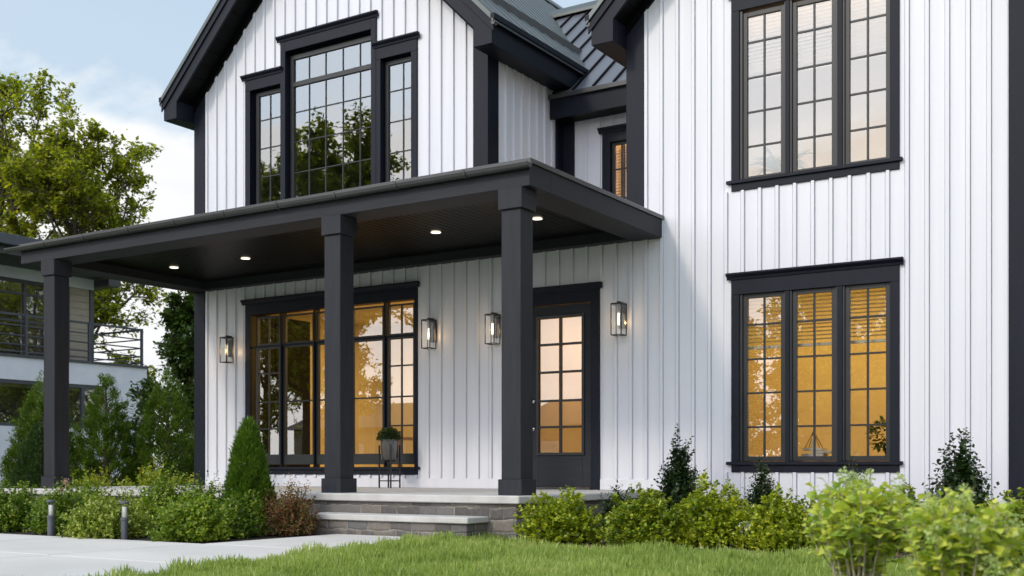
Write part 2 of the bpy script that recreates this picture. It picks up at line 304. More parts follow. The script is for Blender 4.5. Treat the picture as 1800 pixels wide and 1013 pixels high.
class MB:
    def __init__(self): self.v = []; self.f = []
    def poly(self, pts):
        b = len(self.v); self.v += [tuple(p) for p in pts]; self.f.append(tuple(range(b, b + len(pts)))); return self
    def box(self, x0, x1, y0, y1, z0, z1):
        b = len(self.v)
        self.v += [(x0, y0, z0), (x1, y0, z0), (x1, y1, z0), (x0, y1, z0), (x0, y0, z1), (x1, y0, z1), (x1, y1, z1), (x0, y1, z1)]
        for q in ((0, 3, 2, 1), (4, 5, 6, 7), (0, 1, 5, 4), (1, 2, 6, 5), (2, 3, 7, 6), (3, 0, 4, 7)):
            self.f.append(tuple(b + i for i in q))
        return self
    def prism(self, pts, vec):
        """closed prism: polygon pts (3-D) pushed along vec"""
        b = len(self.v); n = len(pts); vec = Vector(vec)
        self.v += [tuple(p) for p in pts] + [tuple(Vector(p) + vec) for p in pts]
        self.f.append(tuple(b + i for i in range(n))); self.f.append(tuple(b + n + i for i in reversed(range(n))))
        for i in range(n):
            j = (i + 1) % n
            self.f.append((b + j, b + i, b + n + i, b + n + j))
        return self
    def xz(self, pts, y0, y1): return self.prism([(x, y0, z) for x, z in pts], (0, y1 - y0, 0))
    def yz(self, pts, x0, x1): return self.prism([(x0, y, z) for y, z in pts], (x1 - x0, 0, 0))
    def cyl(self, c, r0, r1, h, n=24, axis='z', caps=True):
        b = len(self.v); c = Vector(c)
        for k, (r, t) in enumerate(((r0, 0), (r1, h))):
            for i in range(n):
                a = 2 * math.pi * i / n; p, q = r * math.cos(a), r * math.sin(a)
                d = {'z': (p, q, t), 'x': (t, p, q), 'y': (p, t, q)}[axis]
                self.v.append(tuple(c + Vector(d)))
        for i in range(n):
            j = (i + 1) % n; self.f.append((b + i, b + j, b + n + j, b + n + i))
        if caps:
            self.f.append(tuple(b + i for i in reversed(range(n)))); self.f.append(tuple(b + n + i for i in range(n)))
        return self
    def tube(self, path, rad, n=6, cap=True):
        b0 = len(self.v); path = [Vector(p) for p in path]; m = len(path)
        up = Vector((0.13, 0.21, 0.97)).normalized()
        for k, p in enumerate(path):
            d = (path[min(k + 1, m - 1)] - path[max(k - 1, 0)])
            d = d.normalized() if d.length > 1e-9 else Vector((0, 0, 1))
            u = d.cross(up)
            if u.length < 0.08: u = d.cross(Vector((1, 0, 0)))
            u.normalize(); w = d.cross(u)
            r = rad[k] if isinstance(rad, (list, tuple)) else rad
            for i in range(n):
                a = 2 * math.pi * i / n
                self.v.append(tuple(p + u * (r * math.cos(a)) + w * (r * math.sin(a))))
        for k in range(m - 1):
            for i in range(n):
                j = (i + 1) % n; a = b0 + k * n; c2 = a + n
                self.f.append((a + i, a + j, c2 + j, c2 + i))
        if cap:
            self.f.append(tuple(b0 + i for i in reversed(range(n)))); self.f.append(tuple(b0 + (m - 1) * n + i for i in range(n)))
        return self
    def build(self, name, m, parent=None, bevel=0.0, smooth=False, fix=True):
        me = bpy.data.meshes.new(name); me.from_pydata(self.v, [], self.f); me.update()
        if fix:
            bm = bmesh.new(); bm.from_mesh(me); bmesh.ops.recalc_face_normals(bm, faces=bm.faces); bm.to_mesh(me); bm.free()
        if smooth: me.polygons.foreach_set("use_smooth", [True] * len(me.polygons))
        o = link_mesh(name, me, m, parent)
        if bevel:
            bv = o.modifiers.new("edge", 'BEVEL'); bv.width = bevel; bv.segments = 1; bv.limit_method = 'ANGLE'; bv.angle_limit = R(40)
        return o

def clip(poly, a, b, c):
    """keep the part of a 2-D polygon with a*x+b*z <= c"""
    o = []
    for i in range(len(poly)):
        p, q = poly[i], poly[(i + 1) % len(poly)]
        fp, fq = a * p[0] + b * p[1] - c, a * q[0] + b * q[1] - c
        if fp <= 0: o.append(p)
        if fp * fq < 0:
            t = fp / (fp - fq); o.append((p[0] + t * (q[0] - p[0]), p[1] + t * (q[1] - p[1])))
    return o

# leaf templates: x along the leaf, y across, z up
LEAF4 = (np.array([[0, 0, 0], [.45, .30, .06], [1, 0, -.04], [.45, -.30, .06]], float), [(0, 1, 2, 3)])
LEAF6 = (np.array([[0, 0, 0], [.30, .27, .07], [.68, .24, .05], [1, 0, -.08], [.68, -.24, .05], [.30, -.27, .07], [.5, 0, 0]], float),
         [(0, 6, 2, 1), (6, 3, 2), (0, 5, 4, 6), (6, 4, 3)])
SPRAY = (np.array([[0, 0, 0], [.35, .13, .03], [1, .02, 0], [.35, -.13, .03]], float), [(0, 1, 2, 3)])
_h = []
_f = []
for i, (x, w) in enumerate(((0, .02), (.12, .20), (.32, .34), (.55, .36), (.78, .22), (1.0, .0))):
    zc = 0.16 * math.sin(x * 2.6) - 0.22 * x * x
    _h += [[x, w, zc + .10 * w], [x, 0, zc - .02], [x, -w, zc + .10 * w]]
for i in range(5):
    a = 3 * i; b = a + 3
    _f += [(a, a + 1, b + 1, b), (a + 1, a + 2, b + 2, b + 1)]
HLEAF = (np.array(_h, float), _f)

def frames(D, rng, roll=None):
    """orthonormal frames whose x axis is D"""
    D = D / np.maximum(np.linalg.norm(D, axis=1, keepdims=True), 1e-9)
    up = rng.normal(0, .45, D.shape) + np.array([0, 0, 1.0])
    Y = np.cross(up, D); Y /= np.maximum(np.linalg.norm(Y, axis=1, keepdims=True), 1e-9)
    Z = np.cross(D, Y)
    return D, Y, Z

def scatter(name, tmpl, P, D, S, m, rng, parent=None, wid=1.0, smooth=False):
    V, F = tmpl; n = len(P); k = len(V)
    X, Y, Z = frames(np.asarray(D, float), rng)
    S = np.asarray(S, float).reshape(-1, 1, 1)
    W = (V[None, :, 0:1] * X[:, None, :] + V[None, :, 1:2] * wid * Y[:, None, :] + V[None, :, 2:3] * Z[:, None, :]) * S + np.asarray(P)[:, None, :]
    W = W.reshape(-1, 3)
    loops = []; starts = []; tot = 0
    fl = [len(f) for f in F]
    base = np.concatenate([np.array(f) for f in F])
    idx = (base[None, :] + (np.arange(n) * k)[:, None]).reshape(-1)
    st = np.concatenate([[0], np.cumsum(fl)[:-1]])
    per = sum(fl)
    starts = (st[None, :] + (np.arange(n) * per)[:, None]).reshape(-1)
    me = bpy.data.meshes.new(name)
    me.vertices.add(len(W)); me.vertices.foreach_set("co", W.astype(np.float32).reshape(-1))
    me.loops.add(len(idx)); me.loops.foreach_set("vertex_index", idx.astype(np.int32))
    me.polygons.add(len(starts)); me.polygons.foreach_set("loop_start", starts.astype(np.int32))
    me.update(calc_edges=True)
    if smooth: me.polygons.foreach_set("use_smooth", np.ones(len(starts), bool))
    return link_mesh(name, me, m, parent)

def rdir(rng, n):
    v = rng.normal(size=(n, 3)); return v / np.linalg.norm(v, axis=1, keepdims=True)

# ------------------------------------------------------------------ the ground
G = -0.68
def sheet(name, pts, z, m, th=None):
    b = MB()
    if th: b.prism([(x, y, z - th) for x, y in pts], (0, 0, th))
    else: b.poly([(x, y, z) for x, y in pts])
    o = b.build(name, m); o["kind"] = "structure"; return o
sheet("ground", [(-400, -400), (400, -400), (400, 400), (-400, 400)], G - 0.012, M['lawn'])
sheet("road", [(-200, -21), (200, -21), (200, -14), (-200, -14)], G - 0.006, M['asphalt'])
# planting beds
sheet("planting_bed", [(-14.4, 7.18), (-7.86, 7.18), (-7.86, 8.9), (-8.3, 9.3), (-14.4, 9.3)], G - 0.002, M['soil'])
right_bed = [(-5.95, 9.3), (-5.95, 8.6), (-5.0, 8.35), (-3.6, 8.62), (-2.6, 8.55), (-1.0, 8.35), (0.6, 8.7), (0.6, 12.5), (-5.95, 12.5)]
sheet("planting_bed", right_bed, G - 0.003, M['soil'])
sheet("planting_bed", [(-17.6, 9.4), (-13.9, 9.4), (-13.9, 17), (-17.6, 17)], G - 0.004, M['soil'])
# concrete path with open joints, one slab mesh
pb = MB()
jx = [-14.5, -11.55, -9.66, -7.77]
jy = [1.6, 3.5, 5.55, 7.12]
gp = 0.011
def lawn_edge(y): return -6.50 + .175 * (8.68 - y)
for j in range(len(jy) - 1):
    for i in range(len(jx) - 1): pb.box(jx[i] + gp, jx[i + 1] - gp, jy[j] + gp, jy[j + 1] - gp, G - 0.05, G + 0.012)
    ya, yb_ = jy[j] + gp, jy[j + 1] - gp
    pb.prism([(jx[-1] + gp, ya, G - .05), (lawn_edge(ya), ya, G - .05), (lawn_edge(yb_), yb_, G - .05), (jx[-1] + gp, yb_, G - .05)], (0, 0, .062))
pb.prism([(-7.77 + gp, 7.12 + gp, G - .05), (lawn_edge(7.14), 7.12 + gp, G - .05), (lawn_edge(8.9), 8.9, G - .05), (-7.77 + gp, 8.9, G - .05)], (0, 0, .062))
o = pb.build("path", M['path'], bevel=0.004); o["kind"] = "structure"

# ------------------------------------------------------------------ the house
YW = 12.5                      # front plane of the siding
PITCH, PH = 0.2032, -9.453     # batten spacing and a batten's right edge
house = empty("house", (-8.0, 12.5, G), "white board and batten farmhouse with charcoal trim, gables and a dark front porch roof", "house")

openings = [(-12.60, -11.965, 3.2, 5.69), (-11.88, -10.20, 3.2, 6.14), (-10.09, -9.51, 3.2, 5.69),      # gable window
            (-12.60, -9.50, 0.00, 2.31), (-7.66, -6.76, -0.265, 2.06),                                   # porch window, door
            (-4.84, -3.15, 0.06, 1.99), (-4.84, -3.15, 3.28, 5.24)]                                       # wing windows
keep_out = [(-12.76, -9.40, 3.0, 5.92), (-12.03, -10.12, 3.0, 6.36), (-12.76, -9.40, -0.09, 2.54), (-7.82, -6.61, -0.3, 2.29),
            (-5.0, -3.0, -0.045, 2.235), (-5.0, -3.0, 3.18, 5.47)]

def siding_front(regions):
    """regions: (x0, x1, z0, z1, slopes) ; slopes are half planes a*x+b*z<=c"""
    b = MB()
    for x0, x1, z0, z1, sl in regions:
        xs = sorted({x0, x1, *[v for o in openings for v in o[:2] if x0 < v < x1]})
        zs = sorted({z0, z1, *[v for o in openings for v in o[2:] if z0 < v < z1]})
        for i in range(len(xs) - 1):
            for j in range(len(zs) - 1):
                cx, cz = (xs[i] + xs[i + 1]) / 2, (zs[j] + zs[j + 1]) / 2
                if any(o[0] < cx < o[1] and o[2] < cz < o[3] for o in openings): continue
                p = [(xs[i], zs[j]), (xs[i + 1], zs[j]), (xs[i + 1], zs[j + 1]), (xs[i], zs[j + 1])]
                for s in sl: p = clip(p, *s) if p else p
                if len(p) > 2: b.poly([(x, YW, z) for x, z in p])
        # flat pans between the battens, each a few millimetres proud with an open groove beside the batten
        for k in range(math.floor((x0 - PH) / PITCH), math.ceil((x1 - PH) / PITCH) + 1):
            pa, pc = max(x0, PH + k * PITCH + .003), min(x1, PH + (k + 1) * PITCH - .042 - .011)
            if pc - pa < .01: continue
            cuts = sorted({pa, pc, *[v for o in openings for v in o[:2] if pa < v < pc]})
            for u0, u1 in zip(cuts[:-1], cuts[1:]):
                segs = [(z0, z1)]
                for o in openings:
                    if o[0] < (u0 + u1) / 2 < o[1]:
                        ns = []
                        for s0, s1 in segs:
                            if o[2] > s0: ns.append((s0, min(s1, o[2])))
                            if o[3] < s1: ns.append((max(s0, o[3]), s1))
                        segs = [q for q in ns if q[1] - q[0] > .01]
                for s0, s1 in segs:
                    p = [(u0, s0), (u1, s0), (u1, s1), (u0, s1)]
                    for h_ in sl: p = clip(p, *h_) if p else p
                    if len(p) < 3: continue
                    b.poly([(x, YW - .008, z) for x, z in p])
                    zz0 = min(z for x, z in p if abs(x - u1) < 1e-6) if any(abs(x - u1) < 1e-6 for x, z in p) else None
                    if zz0 is not None:
                        zz1 = max(z for x, z in p if abs(x - u1) < 1e-6)
                        b.poly([(u1, YW - .008, zz0), (u1, YW, zz0), (u1, YW, zz1), (u1, YW - .008, zz1)])
        # battens
        k0 = math.ceil((x0 + 0.06 - PH) / PITCH); k1 = math.floor((x1 - PH) / PITCH)
        for k in range(k0, k1 + 1):
            xr = PH + k * PITCH; xl = xr - 0.042
            if xl < x0 or xr > x1: continue
            top = z1
            for (a_, b_, c_) in sl:
                for x in (xl, xr): top = min(top, (c_ - a_ * x) / b_)
            segs = [(z0 + (0.13 if z0 > -0.4 and z0 < 0 else 0.0), top)]
            for o in keep_out:
                if xr > o[0] and xl < o[1]:
                    ns = []
                    for s0, s1 in segs:
                        if o[2] > s0: ns.append((s0, min(s1, o[2])))
                        if o[3] < s1: ns.append((max(s0, o[3]), s1))
                    segs = [s for s in ns if s[1] - s[0] > 0.01]
            for s0, s1 in segs:
                d = 0.034
                p0 = len(b.v)
                b.v += [(xl, YW, s0), (xl + .004, YW - d, s0), (xr - .004, YW - d, s0), (xr, YW, s0), (xl, YW, s1), (xl + .004, YW - d, s1), (xr - .004, YW - d, s1), (xr, YW, s1)]
                for q in ((0, 1, 5, 4), (1, 2, 6, 5), (2, 3, 7, 6), (0, 3, 2, 1), (4, 5, 6, 7)): b.f.append(tuple(p0 + i for i in q))
    return b
GX, GZ = -11.05, 8.42           # gable centre and lower-edge apex
WX = -4.005                     # wing centre
WEST = [(-1, 1, 19.44), (1, 1, 19.44 + 2 * GX)]          # z <= x+c, z <= -x+c'
WING = [(-1, 1, 11.58), (1, 1, 11.58 + 2 * WX)]
siding_front([(-13.81, -8.296, -0.265, 8.6, WEST), (-8.296, -6.278, -0.265, 2.9, []), (-6.278, -5.77, -0.265, 8.0, WING),
              (-5.77, -1.73, -0.66, 8.0, WING)]).build("siding_wall", M['siding'], house)
# base board along the porch
b = MB(); b.box(-13.57, -7.80, YW - 0.028, YW, -0.265, -0.135); b.box(-6.64, -5.77, YW - 0.03, YW, -0.265, -0.135)
b.build("base_board", M['siding'], house, 0.003)
# recess above the porch: side wall, back wall, wing's inner side wall, left side wall
YB = 14.416
b = MB(); b.poly([(-8.296, YW, 2.9), (-8.296, YB, 2.9), (-8.296, YB, 5.42), (-8.296, YW, 5.42)])
for k in range(1, 9):
    y = 12.72 + k * PITCH
    b.box(-8.296, -8.274, y - 0.04, y, 2.95, 5.39)
b.build("siding_wall", M['siding'], house)
b = MB()
wx0, wx1, wz0, wz1 = -7.50, -6.75, 3.35, 4.60
for (x0, x1, z0, z1) in ((-8.29, wx0, 2.9, 5.02), (wx1, -6.278, 2.9, 5.02), (wx0, wx1, 2.9, wz0), (wx0, wx1, wz1, 5.02)):
    b.poly([(x0, YB, z0), (x1, YB, z0), (x1, YB, z1), (x0, YB, z1)])
for x in (-7.87, -7.665, -7.46, -7.257, -7.05, -6.85, -6.64, -6.44):
    if -7.62 < x < -6.6: b.box(x - 0.042, x, YB - 0.022, YB, 4.82, 4.98)
    else: b.box(x - 0.042, x, YB - 0.022, YB, 2.95, 4.98)
b.build("siding_wall", M['siding'], house)
b = MB(); b.poly([(-6.278, YW, 2.9), (-6.278, YB, 2.9), (-6.278, YB, 5.6), (-6.278, YW, 5.6)])
b.build("siding_wall", M['siding'], house)
b = MB(); b.poly([(-13.81, YW, G), (-13.81, 21, G), (-13.81, 21, 5.6), (-13.81, YW, 5.6)])
b.poly([(-1.73, YW, G), (-1.73, 21, G), (-1.73, 21, 5.6), (-1.73, YW, 5.6)])
b.poly([(-13.81, 21, G), (-1.73, 21, G), (-1.73, 21, 5.4), (-13.81, 21, 5.4)])
b.build("siding_wall", M['siding'], house)
# corner trim
def trim(x0, x1, y0, y1, z0, z1): MB().box(x0, x1, y0, y1, z0, z1).build("corner_trim", M['trim'], house, 0.004)
def post(x0, x1, y0, y1, z0, zr):
    MB().xz([(x0, z0), (x1, z0), (x1, zr(x1)), (x0, zr(x0))], y0, y1).build("corner_trim", M['trim'], house, 0.004)
zg_ = lambda x: 5.358 + 3.05 - abs(x - GX) + .006
zw_ = lambda x: 5.04 + 2.565 - abs(x - WX) + .006
post(-13.806, -13.566, YW - 0.036, YW + 0.22, G, zg_)
post(-8.526, -8.288, YW - 0.036, YW + 0.225, 2.9, zg_)
post(-6.2775, -6.040, YW - 0.036, YW + 0.22, 2.9, zw_)
post(-1.975, -1.733, YW - 0.036, YW + 0.22, G, zw_)
trim(-8.262, -8.082, YB - 0.03, YB - 0.002, 2.9, 4.98)
trim(-8.2955, -8.262, YB - 0.2, YB - 0.002, 2.9, 5.38)

# ---- roofs: a gable roof running in Y
def gable_roof(name, cx, half, zlow, yF, yBk, box_in, rib, roof_m, wallside):
    """cx centre, half = half width at the eaves, zlow = height of the rake's lower edge at the eave, yF front of the rake board"""
    apex = zlow + half                       # lower edge of the rake at the centre (45 degrees)
    bz = zlow + 0.032                        # flat bottom of the boxed eave
    rf = MB()
    T0, T1 = 0.335, 0.41                     # roof sheet, above the rake's lower edge
    for s in (-1, 1):
        e = cx + s * (half + 0.05)
        pts = [(e, zlow - 0.05 + T0), (e, zlow - 0.05 + T1), (cx, apex + T1), (cx, apex + T0)]
        rf.xz(pts, yF - 0.045, yBk)
    o_roof = rf.build("roof", roof_m, house)
    rb = MB(); n = int((yBk - yF) / rib)
    for s in (-1, 1):
        for k in range(n + 1):
            y = yF + 0.06 + k * rib
            e = cx + s * (half + 0.055); zt = zlow - 0.055 + T1
            w0, w1, h = 0.075, 0.05, 0.032
            prof = [(-w0, -0.004), (-w1, h), (w1, h), (w0, -0.004)]
            P0 = [(e, y + a, zt + c) for a, c in prof]; P1 = [(cx, y + a, apex + T1 + c) for a, c in prof]
            i0 = len(rb.v); rb.v += P0 + P1
            for a in range(3): rb.f.append((i0 + a, i0 + a + 1, i0 + 4 + a + 1, i0 + 4 + a))
            rb.f.append((i0, i0 + 1, i0 + 2, i0 + 3))
    rb.build("roof_ribs", roof_m, o_roof)
    MB().xz([(cx - .17, apex + T1 - .12), (cx, apex + T1 + .055), (cx + .17, apex + T1 - .12), (cx + .17, apex + T1 - .09), (cx, apex + T1 + .085), (cx - .17, apex + T1 - .09)], yF - 0.05, yBk).build("ridge_cap", roof_m, o_roof)
    for s in (-1, 1):
        e = cx + s * half; bi = cx + s * box_in
        zr = lambda x: zlow + half - abs(x - cx)
        # rake board with its boxed foot
        MB().xz([(e, bz), (bi, bz), (bi, zr(bi)), (cx, apex), (cx, apex + 0.335), (e, zlow + 0.335)], yF, yF + 0.035).build("rake_board", M['trim'], o_roof, 0.003)
        MB().xz([(e - s * 0.0 + s * .035, zlow + 0.205 - .035), (cx, apex + 0.205), (cx, apex + 0.338), (e + s * .035, zlow + 0.338 - .035)], yF - 0.022, yF).build("rake_trim", M['trim'], o_roof, 0.003)
        MB().box(min(e + s * .004, e + s * .066), max(e + s * .004, e + s * .066), yF - 0.046, yBk, zlow + 0.322, zlow + 0.395).build("eave_gutter", M['trim'], o_roof, 0.004)
        # eave box running back
        MB().box(min(e, bi), max(e, bi), yF + 0.035, yBk, bz, zlow + 0.33).build("fascia", M['trim'], o_roof)
        MB().cyl((e + s * .035, yF - 0.03, zlow + 0.285), 0.032, 0.032, 0.07, 12, 'y').build("gutter_end", M['gutter'], o_roof)
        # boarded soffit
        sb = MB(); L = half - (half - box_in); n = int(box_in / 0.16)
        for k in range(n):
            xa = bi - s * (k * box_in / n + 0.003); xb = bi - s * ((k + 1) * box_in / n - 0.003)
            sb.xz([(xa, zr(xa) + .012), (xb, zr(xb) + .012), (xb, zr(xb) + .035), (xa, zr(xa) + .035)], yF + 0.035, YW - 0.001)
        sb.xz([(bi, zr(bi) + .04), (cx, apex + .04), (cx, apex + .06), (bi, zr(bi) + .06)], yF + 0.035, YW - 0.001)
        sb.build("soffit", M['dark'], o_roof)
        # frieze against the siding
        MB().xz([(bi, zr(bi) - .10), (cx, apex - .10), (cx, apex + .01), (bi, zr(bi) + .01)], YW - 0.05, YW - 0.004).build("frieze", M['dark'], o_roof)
    return o_roof
gable_roof("roof", GX, 3.05, 5.358, 12.12, 21.2, 2.765, 0.30, M['roof'], 0)
gable_roof("roof", WX, 2.565, 5.04, 12.12, 21.2, 2.273, 0.32, M['roof'], 0)
# main roof behind, ridge along X, standing seams
ye, ze, yr, zr_ = 14.04, 5.285, 17.0, 7.73
b = MB(); b.yz([(ye, ze), (yr, zr_), (yr, zr_ - .12), (ye + .05, ze - .08)], -10.6, -4.2)
b.yz([(yr, zr_), (yr + 2.96, ze), (yr + 2.9, ze - .08), (yr, zr_ - .12)], -10.6, -4.2)
mr = b.build("roof", M['roof_seam'], house)
b = MB()
for k in range(-7, 9):
    x = -7.594 + k * 0.32
    b.prism([(x - .011, ye, ze - .002), (x + .011, ye, ze - .002), (x + .011, ye, ze + .04), (x - .011, ye, ze + .04)], (0, yr - ye, zr_ - ze))
b.build("roof_ribs", M['dark'], mr)
MB().yz([(yr - .15, zr_ - .06), (yr, zr_ + .075), (yr + .15, zr_ - .06), (yr + .15, zr_ - .01), (yr, zr_ + .13), (yr - .15, zr_ - .01)], -10.6, -4.2).build("ridge_cap", M['roof'], mr)
MB().box(-8.28, -5.9, ye - 0.002, ye + 0.035, 4.955, 5.275).build("fascia", M['trim'], mr, 0.003)
MB().box(-8.28, -5.9, ye - 0.05, ye - 0.004, 5.225, 5.29).build("drip_edge", M['gutter'], mr, 0.003)
MB().box(-8.28, -5.9, ye + 0.037, YB, 4.985, 5.01).build("soffit", M['dark'], mr)

# ---- windows and door
def bars(b, x0, x1, z0, z1, w, y0, y1, wb=None):
    """a rectangular frame of four butted bars, inner edge x0..x1, z0..z1"""
    wb = wb or w
    b.box(x0 - w, x0, y0, y1, z0 - wb, z1 + w); b.box(x1, x1 + w, y0, y1, z0 - wb, z1 + w)
    b.box(x0, x1, y0, y1, z1, z1 + w); b.box(x0, x1, y0, y1, z0 - wb, z0)

def cornice(win, x0, x1, ztop, y):
    b = MB()
    prof = [(y, ztop - .075), (y - .012, ztop - .075), (y - .018, ztop - .05), (y - .040, ztop - .03), (y - .046, ztop - .018), (y - .052, ztop - .018), (y - .052, ztop), (y, ztop)]
    b.yz(prof, x0, x1); b.build("cornice", M['trim'], win, 0.0)

def sill(win, x0, x1, ztop, zap, y, ax0, ax1):
    MB().box(x0, x1, y - 0.055, y + 0.03, ztop - 0.038, ztop).build("sill", M['trim'], win, 0.004)
    MB().box(ax0, ax1, y - 0.028, y - 0.002, zap, ztop - 0.040).build("apron", M['trim'], win, 0.003)

def unit(win, gx0, gx1, gz0, gz1, vm, hm, y, frame=0.055, glass=None, mw=0.011, bot=None, ybar=None):
    """one sash: frame, glazing bars, pane"""
    b = MB(); bars(b, gx0, gx1, gz0, gz1, frame, y + 0.025, y + 0.07, bot)
    for x in vm: b.box(x - mw, x + mw, y + 0.036, y + 0.062, gz0, gz1)
    xs = [gx0, *[v for x in vm for v in (x - mw, x + mw)], gx1]
    for z in hm:
        for i in range(0, len(xs), 2): b.box(xs[i], xs[i + 1], y + 0.038, y + 0.060, z - mw, z + mw)
    s = b.build("sash", M['sash'], win, 0.002)
    MB().poly([(gx0, y + 0.048, gz0), (gx1, y + 0.048, gz0), (gx1, y + 0.048, gz1), (gx0, y + 0.048, gz1)]).build("pane", glass or M['glass'], win, fix=False)
    return s

def blind(win, x0, x1, z0, z1, y, pitch=0.043):
    b = MB(); n = int((z1 - z0) / pitch)
    for k in range(n):
        z = z1 - k * pitch
        b.prism([(x0, y, z), (x0, y + 0.036, z - 0.012), (x0, y + 0.036, z - 0.014), (x0, y, z - 0.002)], (x1 - x0, 0, 0))
    b.box(x0, x1, y - 0.002, y + 0.04, z0 - 0.03, z0)
    for x in (x0 + 0.08, x1 - 0.08): b.box(x, x + .003, y + .016, y + .019, z0, z1)
    b.build("blind", M['blind'], win)

YF = YW - 0.032     # front of the casings
def wing_window(dz, rows, gz0, gz1, zop, ztop, zs, zap):
    f = MB()
    x0, x1 = -4.937, -3.053
    ops = [(-4.84, -4.30), (-4.25, -3.715), (-3.66, -3.15)]
    f.box(x0, ops[0][0], YF, YW + .10, zs, zop); f.box(ops[2][1], x1, YF, YW + .10, zs, zop)
    f.box(ops[0][1], ops[1][0], YF + .006, YW + .10, zs, zop); f.box(ops[1][1], ops[2][0], YF + .006, YW + .10, zs, zop)
    f.box(x0, x1, YF, YW + .10, zop, ztop - .07)
    w = f.build("window", M['trim'], house, 0.003)
    cornice(w, x0 - .048, x1 + .048, ztop, YF)
    sill(w, x0 - .055, x1 + .035, zs, zap, YW, x0, x1)
    for (a, b_), (g0, g1), vm in zip(ops, ((-4.758, -4.362), (-4.179, -3.786), (-3.589, -3.202)), (-4.560, -3.985, -3.398)):
        bb = MB()
        bb.box(a, g0 - .05, YW - .012, YW + .02, gz0 - .05, zop); bb.box(g1 + .05, b_, YW - .012, YW + .02, gz0 - .05, zop)
        bb.build("window_stop", M['sash'], w)
        unit(w, g0, g1, gz0, gz1, [vm], rows, YW - .015, 0.05)
    return w
w = wing_window(0, [1.638, 1.245, .858, .470], .135, 1.942, 1.99, 2.235, .076, -.044)
for a, b_ in ((-4.83, -4.31), (-4.24, -3.72), (-3.65, -3.16)): blind(w, a, b_, 1.40, 1.97, YW + .12)
w = wing_window(0, [4.867, 4.462, 4.070, 3.678], 3.335, 5.160, 5.24, 5.47, 3.30, 3.18)
for a, b_ in ((-4.83, -4.31), (-4.24, -3.72), (-3.65, -3.16)): blind(w, a, b_, 4.50, 5.22, YW + .12)

# porch window: five lights under transoms
f = MB()
f.box(-12.703, -12.60, YF, YW + .10, .02, 2.31); f.box(-9.50, -9.454, YF, YW + .10, .02, 2.31)
f.box(-12.703, -9.454, YF, YW + .10, 2.31, 2.465)
for a, b_ in ((-11.995, -11.965), (-11.335, -11.315), (-10.685, -10.665), (-10.035, -10.015)):
    f.box(a, b_, YF + .004, YW + .10, .02, 2.31)
f.box(-12.60, -9.50, YW - .010, YW + .03, 1.81, 1.835)
w = f.build("window", M['trim'], house, 0.003)
cornice(w, -12.755, -9.405, 2.54, YF)
sill(w, -12.74, -9.41, .02, -.09, YW, -12.703, -9.454)
for g0, g1, vm, hl in ((-12.469, -12.049, [-12.261], [1.418, .99, .59]), (-11.912, -11.386, [], [.989]), (-11.265, -10.74, [], [.989]),
                       (-10.612, -10.088, [], [.989]), (-9.967, -9.551, [-9.758], [1.418, .99, .59])):
    unit(w, g0, g1, .205, 1.785, vm, hl, YW - .015, 0.045, bot=0.15)
    unit(w, g0, g1, 1.862, 2.245, vm, [], YW - .015, 0.024)

# gable window: tall middle light and two lower flanking lights
f = MB()
zs = 3.15
f.box(-12.703, -12.60, YF, YW + .12, zs, 5.69); f.box(-12.703, -11.975, YF, YW + .12, 5.69, 5.855)
f.box(-11.975, -11.878, YF - .004, YW + .12, zs, 6.295); f.box(-10.255, -10.165, YF - .004, YW + .12, zs, 6.295)
f.box(-11.878, -10.255, YF - .004, YW + .12, 6.14, 6.295)
f.box(-10.165, -10.088, YF, YW + .12, zs, 5.69); f.box(-9.555, -9.454, YF, YW + .12, zs, 5.69); f.box(-10.165, -9.454, YF, YW + .12, 5.69, 5.855)
w = f.build("window", M['trim'], house, 0.003)
cornice(w, -12.03, -10.115, 6.365, YF - .004); cornice(w, -12.757, -11.93, 5.925, YF - .001); cornice(w, -10.21, -9.402, 5.925, YF - .001)
sill(w, -12.75, -9.41, zs, 3.03, YW, -12.703, -9.454)
unit(w, -12.505, -11.975, 3.25, 5.61, [-12.281], [5.245, 4.818, 4.387, 3.96, 3.53], YW + .035, 0.06, M['glass_dark'], 0.008)
unit(w, -11.80, -10.262, 3.25, 5.630, [-11.504, -11.184, -10.858, -10.539], [5.254, 4.814, 4.363, 3.92, 3.48], YW + .035, 0.07, M['glass_dark'], 0.008)
unit(w, -11.80, -10.262, 5.697, 6.03, [-11.504, -11.184, -10.858, -10.539], [], YW + .034, 0.066, M['glass_dark'], 0.008)
unit(w, -10.02, -9.56, 3.25, 5.61, [-9.767], [5.245, 4.818, 4.387, 3.96, 3.53], YW + .035, 0.06, M['glass_dark'], 0.008)

# small recess window
f = MB()
f.box(-7.626, -7.50, YB - .032, YB + .08, 3.3, 4.60); f.box(-6.75, -6.63, YB - .032, YB + .08, 3.3, 4.60); f.box(-7.626, -6.63, YB - .032, YB + .08, 4.60, 4.74)
w = f.build("window", M['trim'], house, 0.003)
cornice(w, -7.675, -6.58, 4.81, YB - .032); sill(w, -7.67, -6.59, 3.3, 3.18, YB, -7.626, -6.63)
unit(w, -7.455, -6.80, 3.40, 4.56, [-7.35, -7.315], [4.22, 3.80], YB, 0.045)
blind(w, -7.49, -6.76, 3.72, 4.58, YB + .10)

